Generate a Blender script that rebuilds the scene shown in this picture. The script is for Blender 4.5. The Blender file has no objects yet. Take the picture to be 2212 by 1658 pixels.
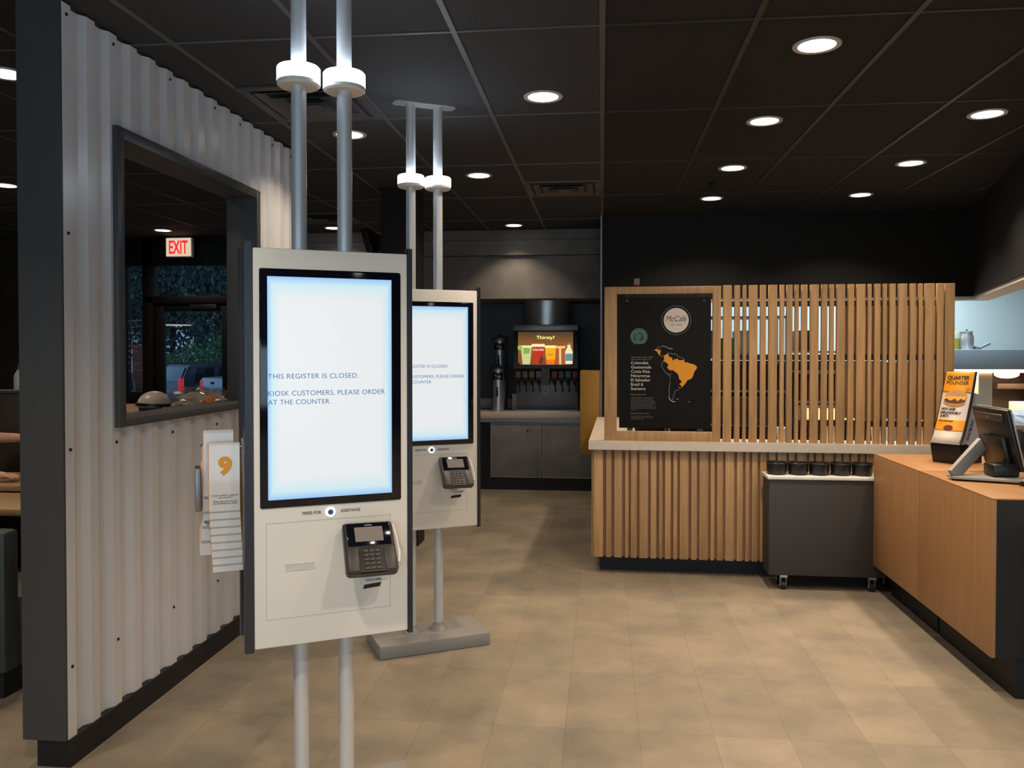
import bpy, bmesh, math, random
from mathutils import Vector, Matrix, Euler
random.seed(7)
R = math.radians
SC = bpy.context.scene
COL = SC.collection

# ---------------------------------------------------------------- camera, world, exposure
cam = bpy.data.cameras.new('camera')
cam.sensor_width = 36.0
cam.lens = 1780.0 / 2212.0 * 36.0
cam.shift_y = -0.01805
cam.clip_start = 0.05; cam.clip_end = 300
camo = bpy.data.objects.new('camera', cam); COL.objects.link(camo)
camo.location = (0, 0, 1.58)
camo.rotation_euler = (R(90 - 1.0), 0, R(6.22))
SC.camera = camo
W = bpy.data.worlds.new('world'); SC.world = W; W.use_nodes = True
W.node_tree.nodes['Background'].inputs[0].default_value = (0.42, 0.60, 0.85, 1)
W.node_tree.nodes['Background'].inputs[1].default_value = 0.65
SC.view_settings.view_transform = 'Standard'
SC.view_settings.look = 'None'
SC.view_settings.gamma = 1.0
SC.view_settings.exposure = 0.0
SC.view_settings.use_curve_mapping = False
SC.cycles.use_denoising = True
SC.cycles.max_bounces = 8
SC.cycles.sample_clamp_indirect = 6
WARM = (1.0, 0.80, 0.585)
DOWN_W = 16.0          # watts of one recessed downlight

# ---------------------------------------------------------------- materials
MATS = {}
def lin(h):
    h = h.lstrip('#')
    out = []
    for i in (0, 2, 4):
        v = int(h[i:i+2], 16) / 255
        out.append(v / 12.92 if v <= 0.04045 else ((v + 0.055) / 1.055) ** 2.4)
    return tuple(out)
def newmat(name):
    m = bpy.data.materials.new(name); m.use_nodes = True
    nt = m.node_tree; b = nt.nodes['Principled BSDF']
    return m, nt, b
def mat(name, col, rough=0.5, metal=0.0, var=0.0, scale=8.0, bump=0.0, stretch=(1,1,1), spec=0.5, coat=0.0, trans=0.0, alpha=1.0):
    if name in MATS: return MATS[name]
    if isinstance(col, str): col = lin(col)
    m, nt, b = newmat(name)
    b.inputs['Base Color'].default_value = (*col, 1)
    b.inputs['Roughness'].default_value = rough
    b.inputs['Metallic'].default_value = metal
    b.inputs['Specular IOR Level'].default_value = spec
    b.inputs['Coat Weight'].default_value = coat
    b.inputs['Transmission Weight'].default_value = trans
    b.inputs['Alpha'].default_value = alpha
    if var or bump:
        tc = nt.nodes.new('ShaderNodeTexCoord'); mp = nt.nodes.new('ShaderNodeMapping')
        mp.inputs['Scale'].default_value = stretch
        nz = nt.nodes.new('ShaderNodeTexNoise'); nz.inputs['Scale'].default_value = scale; nz.inputs['Detail'].default_value = 6
        nt.links.new(tc.outputs['Object'], mp.inputs['Vector']); nt.links.new(mp.outputs[0], nz.inputs['Vector'])
        if var:
            rp = nt.nodes.new('ShaderNodeValToRGB')
            rp.color_ramp.elements[0].position = 0.3; rp.color_ramp.elements[1].position = 0.7
            rp.color_ramp.elements[0].color = (*[c*(1-var) for c in col], 1)
            rp.color_ramp.elements[1].color = (*[min(1, c*(1+var)) for c in col], 1)
            nt.links.new(nz.outputs['Fac'], rp.inputs[0]); nt.links.new(rp.outputs[0], b.inputs['Base Color'])
        if bump:
            bp = nt.nodes.new('ShaderNodeBump'); bp.inputs['Strength'].default_value = bump; bp.inputs['Distance'].default_value = 0.01
            nt.links.new(nz.outputs['Fac'], bp.inputs['Height']); nt.links.new(bp.outputs[0], b.inputs['Normal'])
    MATS[name] = m; return m
def emit(name, col, strength):
    if name in MATS: return MATS[name]
    if isinstance(col, str): col = lin(col)
    m, nt, b = newmat(name)
    b.inputs['Base Color'].default_value = (0.02, 0.02, 0.02, 1)
    b.inputs['Emission Color'].default_value = (*col, 1)
    b.inputs['Emission Strength'].default_value = strength
    MATS[name] = m; return m
def wood(name, c1, c2, stretch=(14, 14, 0.9), rough=0.5, rnd=0.25, scale=3.0):
    if name in MATS: return MATS[name]
    c1 = lin(c1); c2 = lin(c2)
    m, nt, b = newmat(name); N = nt.nodes; L = nt.links
    tc = N.new('ShaderNodeTexCoord'); mp = N.new('ShaderNodeMapping'); mp.inputs['Scale'].default_value = stretch
    oi = N.new('ShaderNodeObjectInfo')
    ad = N.new('ShaderNodeVectorMath'); ad.operation = 'ADD'
    ml = N.new('ShaderNodeVectorMath'); ml.operation = 'SCALE'; ml.inputs[0].default_value = (37, 11, 23)
    L.new(oi.outputs['Random'], ml.inputs['Scale']); L.new(tc.outputs['Object'], ad.inputs[0]); L.new(ml.outputs[0], ad.inputs[1])
    L.new(ad.outputs[0], mp.inputs['Vector'])
    nz = N.new('ShaderNodeTexNoise'); nz.inputs['Scale'].default_value = scale; nz.inputs['Detail'].default_value = 8; nz.inputs['Distortion'].default_value = 0.6
    L.new(mp.outputs[0], nz.inputs['Vector'])
    rp = N.new('ShaderNodeValToRGB'); rp.color_ramp.elements[0].position = 0.28; rp.color_ramp.elements[1].position = 0.72
    rp.color_ramp.elements[0].color = (*c1, 1); rp.color_ramp.elements[1].color = (*c2, 1)
    L.new(nz.outputs['Fac'], rp.inputs[0])
    hs = N.new('ShaderNodeHueSaturation')
    mr = N.new('ShaderNodeMapRange'); mr.inputs['To Min'].default_value = 1 - rnd; mr.inputs['To Max'].default_value = 1 + rnd
    L.new(oi.outputs['Random'], mr.inputs['Value']); L.new(mr.outputs[0], hs.inputs['Value'])
    L.new(rp.outputs[0], hs.inputs['Color']); L.new(hs.outputs[0], b.inputs['Base Color'])
    b.inputs['Roughness'].default_value = rough
    MATS[name] = m; return m
def glassmat():
    m = bpy.data.materials.new('window glass'); m.use_nodes = True; nt = m.node_tree
    nt.nodes.remove(nt.nodes['Principled BSDF']); out = nt.nodes['Material Output']
    t = nt.nodes.new('ShaderNodeBsdfTransparent'); t.inputs[0].default_value = (0.82, 0.90, 0.92, 1)
    g = nt.nodes.new('ShaderNodeBsdfGlossy'); g.inputs['Roughness'].default_value = 0.0
    f = nt.nodes.new('ShaderNodeFresnel'); f.inputs[0].default_value = 1.5
    mx = nt.nodes.new('ShaderNodeMixShader')
    nt.links.new(f.outputs[0], mx.inputs[0]); nt.links.new(t.outputs[0], mx.inputs[1]); nt.links.new(g.outputs[0], mx.inputs[2])
    nt.links.new(mx.outputs[0], out.inputs['Surface']); MATS['glass'] = m; return m
def floormat():
    m, nt, b = newmat('stone look vinyl tile'); N = nt.nodes; L = nt.links
    tc = N.new('ShaderNodeTexCoord'); mp = N.new('ShaderNodeMapping')
    mp.inputs['Location'].default_value = (-0.156, -3.43 + 0.61 * 8, 0)
    br = N.new('ShaderNodeTexBrick'); br.offset = 0.0; br.squash = 1.0
    br.inputs['Scale'].default_value = 1.0; br.inputs['Brick Width'].default_value = 0.305; br.inputs['Row Height'].default_value = 0.61
    br.inputs['Mortar Size'].default_value = 0.0012; br.inputs['Mortar Smooth'].default_value = 0.2; br.inputs['Bias'].default_value = 0.0
    br.inputs['Color1'].default_value = (0.235, 0.200, 0.157, 1); br.inputs['Color2'].default_value = (0.290, 0.245, 0.190, 1)
    br.inputs['Mortar'].default_value = (0.165, 0.140, 0.112, 1)
    L.new(tc.outputs['Object'], mp.inputs[0]); L.new(mp.outputs[0], br.inputs['Vector'])
    n1 = N.new('ShaderNodeTexNoise'); n1.inputs['Scale'].default_value = 2.6; n1.inputs['Detail'].default_value = 9; n1.inputs['Roughness'].default_value = 0.65
    L.new(tc.outputs['Object'], n1.inputs['Vector'])
    rp = N.new('ShaderNodeValToRGB'); rp.color_ramp.elements[0].position = 0.32; rp.color_ramp.elements[1].position = 0.70
    rp.color_ramp.elements[0].color = (0.66, 0.68, 0.70, 1); rp.color_ramp.elements[1].color = (1.12, 1.08, 1.02, 1)
    L.new(n1.outputs['Fac'], rp.inputs[0])
    mx = N.new('ShaderNodeMix'); mx.data_type = 'RGBA'; mx.blend_type = 'MULTIPLY'; mx.inputs[0].default_value = 1.0
    L.new(br.outputs['Color'], mx.inputs[6]); L.new(rp.outputs[0], mx.inputs[7]); L.new(mx.outputs[2], b.inputs['Base Color'])
    b.inputs['Roughness'].default_value = 0.55
    b.inputs['Specular IOR Level'].default_value = 0.35
    return m
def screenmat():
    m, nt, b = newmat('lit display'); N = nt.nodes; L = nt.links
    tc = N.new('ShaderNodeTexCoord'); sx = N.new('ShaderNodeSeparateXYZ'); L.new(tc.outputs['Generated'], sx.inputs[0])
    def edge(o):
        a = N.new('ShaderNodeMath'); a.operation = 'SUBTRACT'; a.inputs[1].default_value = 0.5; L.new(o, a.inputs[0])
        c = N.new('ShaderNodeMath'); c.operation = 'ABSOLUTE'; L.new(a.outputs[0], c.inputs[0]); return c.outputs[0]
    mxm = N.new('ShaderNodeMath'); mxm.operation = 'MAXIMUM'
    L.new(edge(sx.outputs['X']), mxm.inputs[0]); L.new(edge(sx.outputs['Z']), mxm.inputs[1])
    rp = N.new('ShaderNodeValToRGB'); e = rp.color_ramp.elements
    e[0].position = 0.40; e[0].color = (0.80, 0.82, 0.83, 1); e[1].position = 0.5; e[1].color = (0.30, 0.55, 0.92, 1)  # blue rim paints camera clipping into the emission colour
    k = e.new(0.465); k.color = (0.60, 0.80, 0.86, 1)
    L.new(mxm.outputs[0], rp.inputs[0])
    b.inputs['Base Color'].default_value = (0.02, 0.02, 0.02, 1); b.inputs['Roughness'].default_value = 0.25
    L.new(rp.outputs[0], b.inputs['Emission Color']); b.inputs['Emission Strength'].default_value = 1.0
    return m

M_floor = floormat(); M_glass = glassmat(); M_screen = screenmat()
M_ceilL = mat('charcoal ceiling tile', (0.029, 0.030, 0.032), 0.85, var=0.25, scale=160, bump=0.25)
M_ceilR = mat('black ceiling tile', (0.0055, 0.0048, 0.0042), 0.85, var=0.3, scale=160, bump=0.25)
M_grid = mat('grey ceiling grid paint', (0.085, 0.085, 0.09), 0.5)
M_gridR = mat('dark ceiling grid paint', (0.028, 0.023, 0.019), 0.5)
M_corr = mat('white corrugated steel', (0.60, 0.60, 0.62), 0.28, 0.0, var=0.03, scale=3, spec=0.6)
M_charc = mat('charcoal paint', (0.050, 0.047, 0.046), 0.5, var=0.05)
M_trim = mat('grey steel trim', (0.075, 0.078, 0.082), 0.4, 0.3)
M_black = mat('black laminate', (0.0045, 0.0045, 0.005), 0.6)
M_blackwall = mat('black wall paint', (0.0042, 0.0042, 0.0046), 0.85, var=0.2, scale=2)
M_blackpl = mat('black plastic', (0.007, 0.007, 0.0075), 0.38)
M_blackgl = mat('black glass', (0.004, 0.005, 0.010), 0.08)
M_brown = mat('dark brown panel', (0.035, 0.022, 0.016), 0.6, var=0.2, scale=3)
M_concrete = mat('concrete look panel', (0.155, 0.145, 0.135), 0.7, var=0.22, scale=3.5)
M_cabgrey = mat('slate laminate', (0.21, 0.19, 0.182), 0.5, var=0.2, scale=5)
M_nicht = mat('dark tiles', (0.020, 0.019, 0.024), 0.45, var=0.2, scale=5)
M_alu = mat('brushed aluminium', (0.62, 0.62, 0.64), 0.40, 0.35, var=0.05, scale=30, stretch=(1, 1, 0.05))
M_basegrey = mat('grey powder coat', (0.25, 0.24, 0.23), 0.5, var=0.03)
M_panel = mat('light grey kiosk panel', (0.82, 0.79, 0.73), 0.38, var=0.015, scale=4)
M_seam = mat('panel seam', (0.46, 0.44, 0.405), 0.7)
M_rail = mat('dark anodised rail', (0.045, 0.046, 0.055), 0.35, 0.5)
M_ring = emit('cool white ring light', (0.72, 0.84, 1.0), 20.0)
M_white = mat('white plastic', (0.75, 0.73, 0.70), 0.45)
M_cardw = mat('glossy white card', (0.66, 0.64, 0.63), 0.15, coat=0.4)
M_orange = mat('orange print', lin('#e5962a'), 0.4)
M_txtblue = emit('blue screen text', (0.03, 0.13, 0.35), 1.0)
M_txtgrey = mat('grey print', (0.11, 0.105, 0.10), 0.6)
M_txtwhite = mat('white print', (0.52, 0.49, 0.46), 0.6)
M_txtdim = mat('dim grey print', (0.20, 0.19, 0.18), 0.6)
M_txtblack = mat('black print', (0.012, 0.011, 0.010), 0.6)
M_slat = wood('oak slat', '#9a774e', '#bc9464', rnd=0.10)
M_slatlow = wood('warm oak slat', '#98764e', '#b48f62', rnd=0.14)
M_slatback = mat('red brown backing', (0.27, 0.125, 0.07), 0.7, var=0.15, scale=20, stretch=(1, 1, 0.1))
M_cntwood = wood('counter oak veneer', '#8c6540', '#a07850', stretch=(30, 30, 0.7), rnd=0.03)
M_top = wood('counter oak top', '#94683e', '#a2764a', stretch=(8, 0.7, 8), rnd=0.02)
M_stone = mat('beige quartz top', (0.60, 0.52, 0.435), 0.3, var=0.05, scale=25)
M_steel = mat('stainless steel', (0.55, 0.55, 0.56), 0.33, 0.75, var=0.06, scale=12, stretch=(1, 1, 0.05))
M_steeld = mat('dull steel', (0.28, 0.28, 0.29), 0.42, 0.8, var=0.08, scale=10)
M_yellow = mat('mustard yellow laminate', (0.36, 0.19, 0.025), 0.5, var=0.04)
M_cart = mat('dark taupe laminate', (0.036, 0.030, 0.028), 0.55, var=0.06, scale=6)
M_kitch = mat('pale kitchen wall', (0.62, 0.74, 0.76), 0.55)
M_kceil = mat('white kitchen ceiling', (0.75, 0.74, 0.70), 0.7)
M_hood = mat('blue grey steel hood', (0.36, 0.43, 0.50), 0.42, 0.4)
M_lens = emit('downlight lens', (1.0, 0.93, 0.82), 6.0)
M_ringtrim = mat('downlight trim', (0.50, 0.47, 0.44), 0.4)
M_skin = mat('skin', (0.56, 0.30, 0.20), 0.5, var=0.06, scale=20)
M_shirt = mat('black shirt', (0.010, 0.010, 0.011), 0.85)
M_trouser = mat('dark trousers', (0.02, 0.022, 0.03), 0.9)
M_hair = mat('dark hair', (0.018, 0.012, 0.008), 0.7)
M_tabletop = wood('table oak', '#8a6a44', '#a5825a', stretch=(0.7, 8, 8), rnd=0.04)
M_bench = mat('grey green vinyl', (0.040, 0.046, 0.043), 0.55, var=0.1, scale=6)
M_leaf = mat('dark foliage', (0.085, 0.13, 0.12), 0.8, var=0.5, scale=4)
M_leaf2 = mat('green shrub foliage', (0.12, 0.22, 0.11), 0.8, var=0.5, scale=4)
M_bark = mat('bark', (0.05, 0.038, 0.03), 0.9, var=0.3)
M_asph = mat('asphalt', (0.09, 0.09, 0.095), 0.9, var=0.2, scale=3)

# ---------------------------------------------------------------- mesh helpers
def T(x=0, y=0, z=0): return Matrix.Translation((x, y, z))
def box(bm, lo, hi, bev=0.0, mx=None, seg=2):
    lo = Vector(lo); hi = Vector(hi)
    r = bmesh.ops.create_cube(bm, size=1.0)
    vs = r['verts']
    c = (lo + hi) / 2; d = hi - lo
    for v in vs: v.co = Vector((v.co.x * d.x, v.co.y * d.y, v.co.z * d.z)) + c
    if bev > 0:
        es = list({e for v in vs for e in v.link_edges})
        rr = bmesh.ops.bevel(bm, geom=es, offset=bev, segments=seg, profile=0.5, affect='EDGES')
        vs = list({v for f in rr['faces'] for v in f.verts} | {v for v in vs if v.is_valid})
    if mx is not None:
        for v in vs: v.co = mx @ v.co
    return vs
def cyl(bm, p0, p1, r0, r1=None, seg=20, cap=True, bev=0.0):
    p0 = Vector(p0); p1 = Vector(p1); r1 = r0 if r1 is None else r1
    d = p1 - p0; q = d.to_track_quat('Z', 'Y').to_matrix()
    rings = []
    for p, r in ((p0, r0), (p1, r1)):
        rings.append([bm.verts.new(p + q @ Vector((r * math.cos(2*math.pi*i/seg), r * math.sin(2*math.pi*i/seg), 0))) for i in range(seg)])
    for i in range(seg):
        j = (i + 1) % seg
        bm.faces.new((rings[0][i], rings[0][j], rings[1][j], rings[1][i]))
    if cap:
        bm.faces.new(rings[0][::-1]); bm.faces.new(rings[1])
def lathe(bm, prof, c=(0, 0, 0), seg=28, mx=None):
    c = Vector(c); rings = []
    for r, z in prof:
        if r < 1e-6: rings.append([bm.verts.new(c + Vector((0, 0, z)))])
        else: rings.append([bm.verts.new(c + Vector((r*math.cos(2*math.pi*i/seg), r*math.sin(2*math.pi*i/seg), z))) for i in range(seg)])
    for a, b in zip(rings, rings[1:]):
        for i in range(seg):
            j = (i + 1) % seg
            if len(a) == 1 and len(b) > 1: bm.faces.new((a[0], b[i], b[j]))
            elif len(b) == 1 and len(a) > 1: bm.faces.new((a[i], a[j], b[0]))
            elif len(a) > 1: bm.faces.new((a[i], a[j], b[j], b[i]))
    if mx is not None:
        for rg in rings:
            for v in rg: v.co = mx @ v.co
def tube(bm, pts, r, seg=8):
    pts = [Vector(p) for p in pts]; rings = []
    rr = r if isinstance(r, (list, tuple)) else [r] * len(pts)
    for k, p in enumerate(pts):
        d = (pts[min(k+1, len(pts)-1)] - pts[max(k-1, 0)])
        q = d.to_track_quat('Z', 'Y').to_matrix()
        rings.append([bm.verts.new(p + q @ Vector((rr[k]*math.cos(2*math.pi*i/seg), rr[k]*math.sin(2*math.pi*i/seg), 0))) for i in range(seg)])
    for a, b in zip(rings, rings[1:]):
        for i in range(seg):
            j = (i+1) % seg; bm.faces.new((a[i], a[j], b[j], b[i]))
    bm.faces.new(rings[0][::-1]); bm.faces.new(rings[-1])
def prism(bm, pts, a, b, axis='y', mx=None):
    """polygon pts in the plane across the axis, extruded from a to b"""
    def P(p, t):
        return {'y': Vector((p[0], t, p[1])), 'z': Vector((p[0], p[1], t)), 'x': Vector((t, p[0], p[1]))}[axis]
    A = [bm.verts.new(P(p, a)) for p in pts]; B = [bm.verts.new(P(p, b)) for p in pts]
    n = len(pts)
    bm.faces.new(A); bm.faces.new(B[::-1])
    for i in range(n):
        j = (i+1) % n; bm.faces.new((A[i], B[i], B[j], A[j]))
    if mx is not None:
        for v in A + B: v.co = mx @ v.co
def ball(bm, c, r, u=20, v=12, mx=None):
    rx, ry, rz = (r, r, r) if not isinstance(r, (tuple, list)) else r
    m = T(*c) @ Matrix.Diagonal((rx, ry, rz, 1))
    if mx is not None: m = mx @ m
    bmesh.ops.create_uvsphere(bm, u_segments=u, v_segments=v, radius=1.0, matrix=m)
def build(name, bm, m, parent=None, smooth=35, recalc=True, loc=None):
    if recalc: bmesh.ops.recalc_face_normals(bm, faces=bm.faces)
    me = bpy.data.meshes.new(name); bm.to_mesh(me); bm.free()
    if smooth:
        me.shade_smooth(); me.set_sharp_from_angle(angle=R(smooth))
    me.materials.append(m)
    o = bpy.data.objects.new(name, me); COL.objects.link(o)
    if parent is not None: o.parent = parent
    if loc: o.location = loc
    return o
def B(): return bmesh.new()
def one(name, m, parent, fn, *a, **k):
    bm = B(); fn(bm, *a, **k); return build(name, bm, m, parent)
def bx(name, m, lo, hi, parent=None, bev=0.0):
    bm = B(); box(bm, lo, hi, bev); return build(name, bm, m, parent)
def thing(name, label, cat, loc=(0, 0, 0), rz=0.0, group=None):
    o = bpy.data.objects.new(name, None); COL.objects.link(o); o.empty_display_size = 0.1
    o.location = loc; o.rotation_euler = (0, 0, rz)
    o['label'] = label; o['category'] = cat
    if group: o['group'] = group
    return o
def tag(o, label, cat, group=None):
    o['label'] = label; o['category'] = cat
    if group: o['group'] = group
    return o
def struct(o): o['kind'] = 'structure'; return o
def kids(o): return [c for c in bpy.data.objects if c.parent == o]
def dup(o, parent=None):
    c = o.copy(); COL.objects.link(c)
    if parent is not None: c.parent = parent
    for k in kids(o): dup(k, c)
    return c
def textmesh(body, bold=0.0, shear=0.0, spacing=1.0, align='LEFT', line=1.0):
    cu = bpy.data.curves.new('t', 'FONT'); cu.body = body; cu.size = 1.0; cu.offset = bold; cu.shear = shear
    cu.space_character = spacing; cu.align_x = align; cu.space_line = line; cu.extrude = 0.004; cu.resolution_u = 4
    o = bpy.data.objects.new('t', cu); COL.objects.link(o)
    dg = bpy.context.evaluated_depsgraph_get(); dg.update()
    me = bpy.data.meshes.new_from_object(o.evaluated_get(dg))
    bpy.data.objects.remove(o); bpy.data.curves.remove(cu); return me
def text(name, body, m, parent, x, z, h, w=None, y=0.0, bold=0.0, align='LEFT', mx=None, shear=0.0, spacing=1.0, line=1.0, thick=0.0012):
    """letters standing in the local XZ plane, facing -Y; (x, z) is the lower left (or centre) of the first line; h the capital height"""
    me = textmesh(body, bold, shear, spacing, align, line)
    xs = [v.co.x for v in me.vertices]; x0, x1 = min(xs), max(xs)
    s = h / 0.69
    sx = s if w is None else w / (x1 - x0)
    for v in me.vertices:
        px = (v.co.x - (x0 if align == 'LEFT' else (x0 + x1) / 2)) * sx
        p = Vector((x + px, y - (v.co.z + 0.004) * thick / 0.008, z + v.co.y * s))
        v.co = (mx @ p) if mx is not None else p
    me.name = name; me.materials.clear(); me.materials.append(m)
    o = bpy.data.objects.new(name, me); COL.objects.link(o); o.parent = parent
    return o
def lampdisc(name, parent, loc, size, watts, col, spread=130, rot=(0, 0, 0), shape='DISK', size_y=None):
    l = bpy.data.lights.new(name, 'AREA'); l.shape = shape; l.size = size; l.energy = watts; l.color = col; l.spread = R(spread)
    if size_y: l.size_y = size_y
    o = bpy.data.objects.new(name, l); COL.objects.link(o); o.location = loc; o.rotation_euler = rot
    if parent is not None: o.parent = parent
    return o

CE = 2.90
# ================================================================= THE SETTING
struct(bx('floor', M_floor, (-9, -4.5, -0.10), (9, 13, 0.0)))
def ceil_part(name, m, x0, x1, y0, y1):
    return struct(bx(name, m, (x0, y0, CE), (x1, y1, CE + 0.12)))
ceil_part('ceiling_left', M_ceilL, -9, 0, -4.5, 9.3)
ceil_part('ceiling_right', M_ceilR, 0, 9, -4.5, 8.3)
def gridbars(name, m, xs, ys, x0, x1, y0, y1):
    bm = B()
    for x in xs: box(bm, (x - 0.012, y0, CE - 0.005), (x + 0.012, y1, CE + 0.001))
    for y in ys: box(bm, (x0, y - 0.006, CE - 0.0045), (x1, y + 0.006, CE + 0.001))
    return struct(build(name, bm, m))
YS = [3.38 + 1.22 * k for k in range(-6, 5)]
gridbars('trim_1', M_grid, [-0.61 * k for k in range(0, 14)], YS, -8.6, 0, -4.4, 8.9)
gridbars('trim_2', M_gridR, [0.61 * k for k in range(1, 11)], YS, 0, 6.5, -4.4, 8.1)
# outer walls
bm = B()
for lo, hi in (((-9, -4.6, 0), (9, -4.4, .5)), ((-9, -4.6, 2.6), (9, -4.4, CE)), ((-9, -4.6, .5), (-5.1, -4.4, 2.6)), ((5.1, -4.6, .5), (9, -4.4, 2.6))): box(bm, lo, hi)
struct(build('wall_rear', bm, M_brown))
bm = B()
for x in (-5.1, -2.55, 0, 2.55, 5.1): box(bm, (x-.05, -4.42, .5), (x+.05, -4.36, 2.6))
box(bm, (-5.1, -4.42, .5), (5.1, -4.36, .58)); box(bm, (-5.1, -4.42, 2.52), (5.1, -4.36, 2.6))  # frame of the unseen rear window, added along with its light
struct(build('trim_7', bm, M_black))
struct(bx('added_rear_window', M_glass, (-5.1, -4.50, .5), (5.1, -4.49, 2.6)))  # unseen glazing behind the viewer, added to go with the fill light
lampdisc('rear_fill_light', None, (0, -4.62, 1.55), 10.0, 215, (.80, .90, 1.0), 180, rot=(R(90), 0, 0), shape='RECTANGLE', size_y=2.0)  # added area light, brightens the kiosk fronts from behind the viewer
struct(bx('wall_west', M_brown, (-8.6, -4.4, 0), (-8.4, 9.3, CE)))
struct(bx('wall_east', M_blackwall, (6.5, -4.4, 0), (6.7, 13, CE)))
# back wall of the dining side: solid left and right of the glazing
struct(bx('wall_north', M_brown, (-8.4, 9.10, 0), (-6.60, 9.25, CE)))
struct(bx('wall_niche_left', M_nicht, (-4.20, 9.02, 0), (-1.95, 9.3, CE)))
# drinks niche
struct(bx('wall_niche_side', M_nicht, (-2.0, 9.3, 0), (-1.95, 10.05, CE)))
struct(bx('wall_niche', M_nicht, (-2.0, 10.05, 0), (0.2, 10.2, CE)))
bm = B()
box(bm, (-4.2, 8.98, 2.155), (0.0, 9.3, 2.62)); box(bm, (-4.2, 8.94, 2.625), (0.0, 9.3, 2.785)); box(bm, (-4.2, 8.96, 2.79), (0.0, 9.3, CE))
box(bm, (-2.0, 9.3, 2.155), (0.0, 10.1, 2.4))
struct(build('wall_soffit', bm, M_concrete))
struct(bx('wall_partition', M_blackwall, (0.0, 8.1, 0), (0.36, 10.1, CE)))
struct(bx('trim_3', M_steeld, (-0.014, 8.085, 0.0), (0.0, 8.105, CE)))
# black bulkhead over the kitchen opening
bm = B()
prism(bm, [(0.36, 8.1), (3.43, 8.1), (2.46, 4.72), (6.5, 4.72), (6.5, 4.92), (2.72, 4.92), (3.66, 8.3), (0.36, 8.3)], 2.09, CE, 'z')
struct(build('wall_bulkhead', bm, M_blackwall))
bm = B()
prism(bm, [(0.36, 8.12), (3.45, 8.12), (2.49, 4.76), (6.5, 4.76), (6.5, 4.92), (2.72, 4.92), (3.66, 8.3), (0.36, 8.3)], 2.06, 2.092, 'z')
struct(build('trim_4', bm, M_kceil))
# kitchen shell
struct(bx('wall_kitchen', M_kitch, (0.36, 11.0, 0), (6.5, 11.15, CE)))
struct(bx('ceiling_kitchen', M_kceil, (0.36, 8.3, CE - 0.02), (6.5, 11.0, CE + 0.1)))
# partition with corrugated sheet
W0, W1 = 2.90, 5.27
OY0, OY1, OZ0, OZ1 = 3.215, 4.645, 1.262, 2.512
bm = B()
for lo, hi in (((-2.165, W0+.1, 0.0), (-2.035, OY0+.03, CE)), ((-2.165, OY1-.03, 0.0), (-2.035, W1, CE)),
               ((-2.165, OY0+.03, 0.0), (-2.035, OY1-.03, OZ0+.03)), ((-2.165, OY0+.03, OZ1-.03), (-2.035, OY1-.03, CE))): box(bm, lo, hi)
wl = struct(build('wall_left', bm, M_charc))
def corrug():
    bm = B(); prof = [(0.0, 0), (0.052, 0), (0.079, -0.022), (0.123, -0.022)]
    pts = []; k = 0
    y = W0 - 0.0
    while y < W1:
        for dy, dx in prof:
            if y + dy <= W1: pts.append((y + dy, -2.010 + dx))
        y += 0.15
    pts.append((W1, -2.010))
    extra = []
    for (a, xa), (b, xb) in zip(pts, pts[1:]):
        extra.append((a, xa))
        for c in (OY0, OY1):
            if a < c < b: extra.append((c, xa + (xb - xa) * (c - a) / (b - a)))
    extra.append(pts[-1])
    zb, zt = 0.105, CE - 0.012
    for (a, xa), (b, xb) in zip(extra, extra[1:]):
        mid = (a + b) / 2
        spans = [(zb, OZ0), (OZ1, zt)] if OY0 < mid < OY1 else [(zb, zt)]
        for z0, z1 in spans:
            bm.faces.new([bm.verts.new(p) for p in ((xa, a, z0), (xb, b, z0), (xb, b, z1), (xa, a, z1))])
    bmesh.ops.remove_doubles(bm, verts=bm.verts, dist=1e-5)
    o = build('corrugated_sheet', bm, M_corr, wl, smooth=0)
    md = o.modifiers.new('thick', 'SOLIDIFY'); md.thickness = 0.0015; md.offset = -1
    return o
corrug()
M_screw = mat('dark screw head', (0.02, 0.017, 0.018), 0.4, 0.6)
for y, zs in ((2.95, (2.848, 2.026, 1.205, .377)), (3.25, (2.846, 1.202, .377)), (3.69, (2.848, 1.2, .372)), (4.13, (2.846, 1.198, .372)), (4.42, (2.842,)), (4.585, (1.2, .375)), (4.85, (2.84, 2.02, 1.2, .375)), (5.19, (2.84, 2.02, 1.2, .375))):
    k = round((y - W0 - 0.026) / 0.15); yy = W0 + 0.026 + 0.15 * k
    for z in zs:
        bm = B(); cyl(bm, (-2.0105, yy, z), (-2.004, yy, z), 0.0075, 0.0055, 10); build('screw', bm, M_screw, wl)
# opening lining + face frame
bm = B()
xo, xi = -1.985, -2.172
fr = 0.048
box(bm, (xi, OY0, OZ0), (xo, OY0+fr, OZ1), .002); box(bm, (xi, OY1-fr, OZ0), (xo, OY1, OZ1), .002)
box(bm, (xi, OY0+fr, OZ0), (xo, OY1-fr, OZ0+.033), .002); box(bm, (xi, OY0+fr, OZ1-fr), (xo, OY1-fr, OZ1), .002)
struct(build('trim_5', bm, M_trim))
# end column and black base
bm = B(); box(bm, (-2.185, W0-.012, 0.105), (-2.0105, W0+.002, CE)); box(bm, (-2.185, W0+.002, 0.105), (-2.036, W0+.12, CE))
struct(build('column', bm, M_charc))
struct(bx('baseboard_left', M_black, (-2.135, W0+.0, 0), (-2.0, W1+.01, 0.105)))
struct(bx('column_back', M_blackwall, (-1.78, 6.53, 0), (-1.475, 6.76, CE)))
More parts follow.
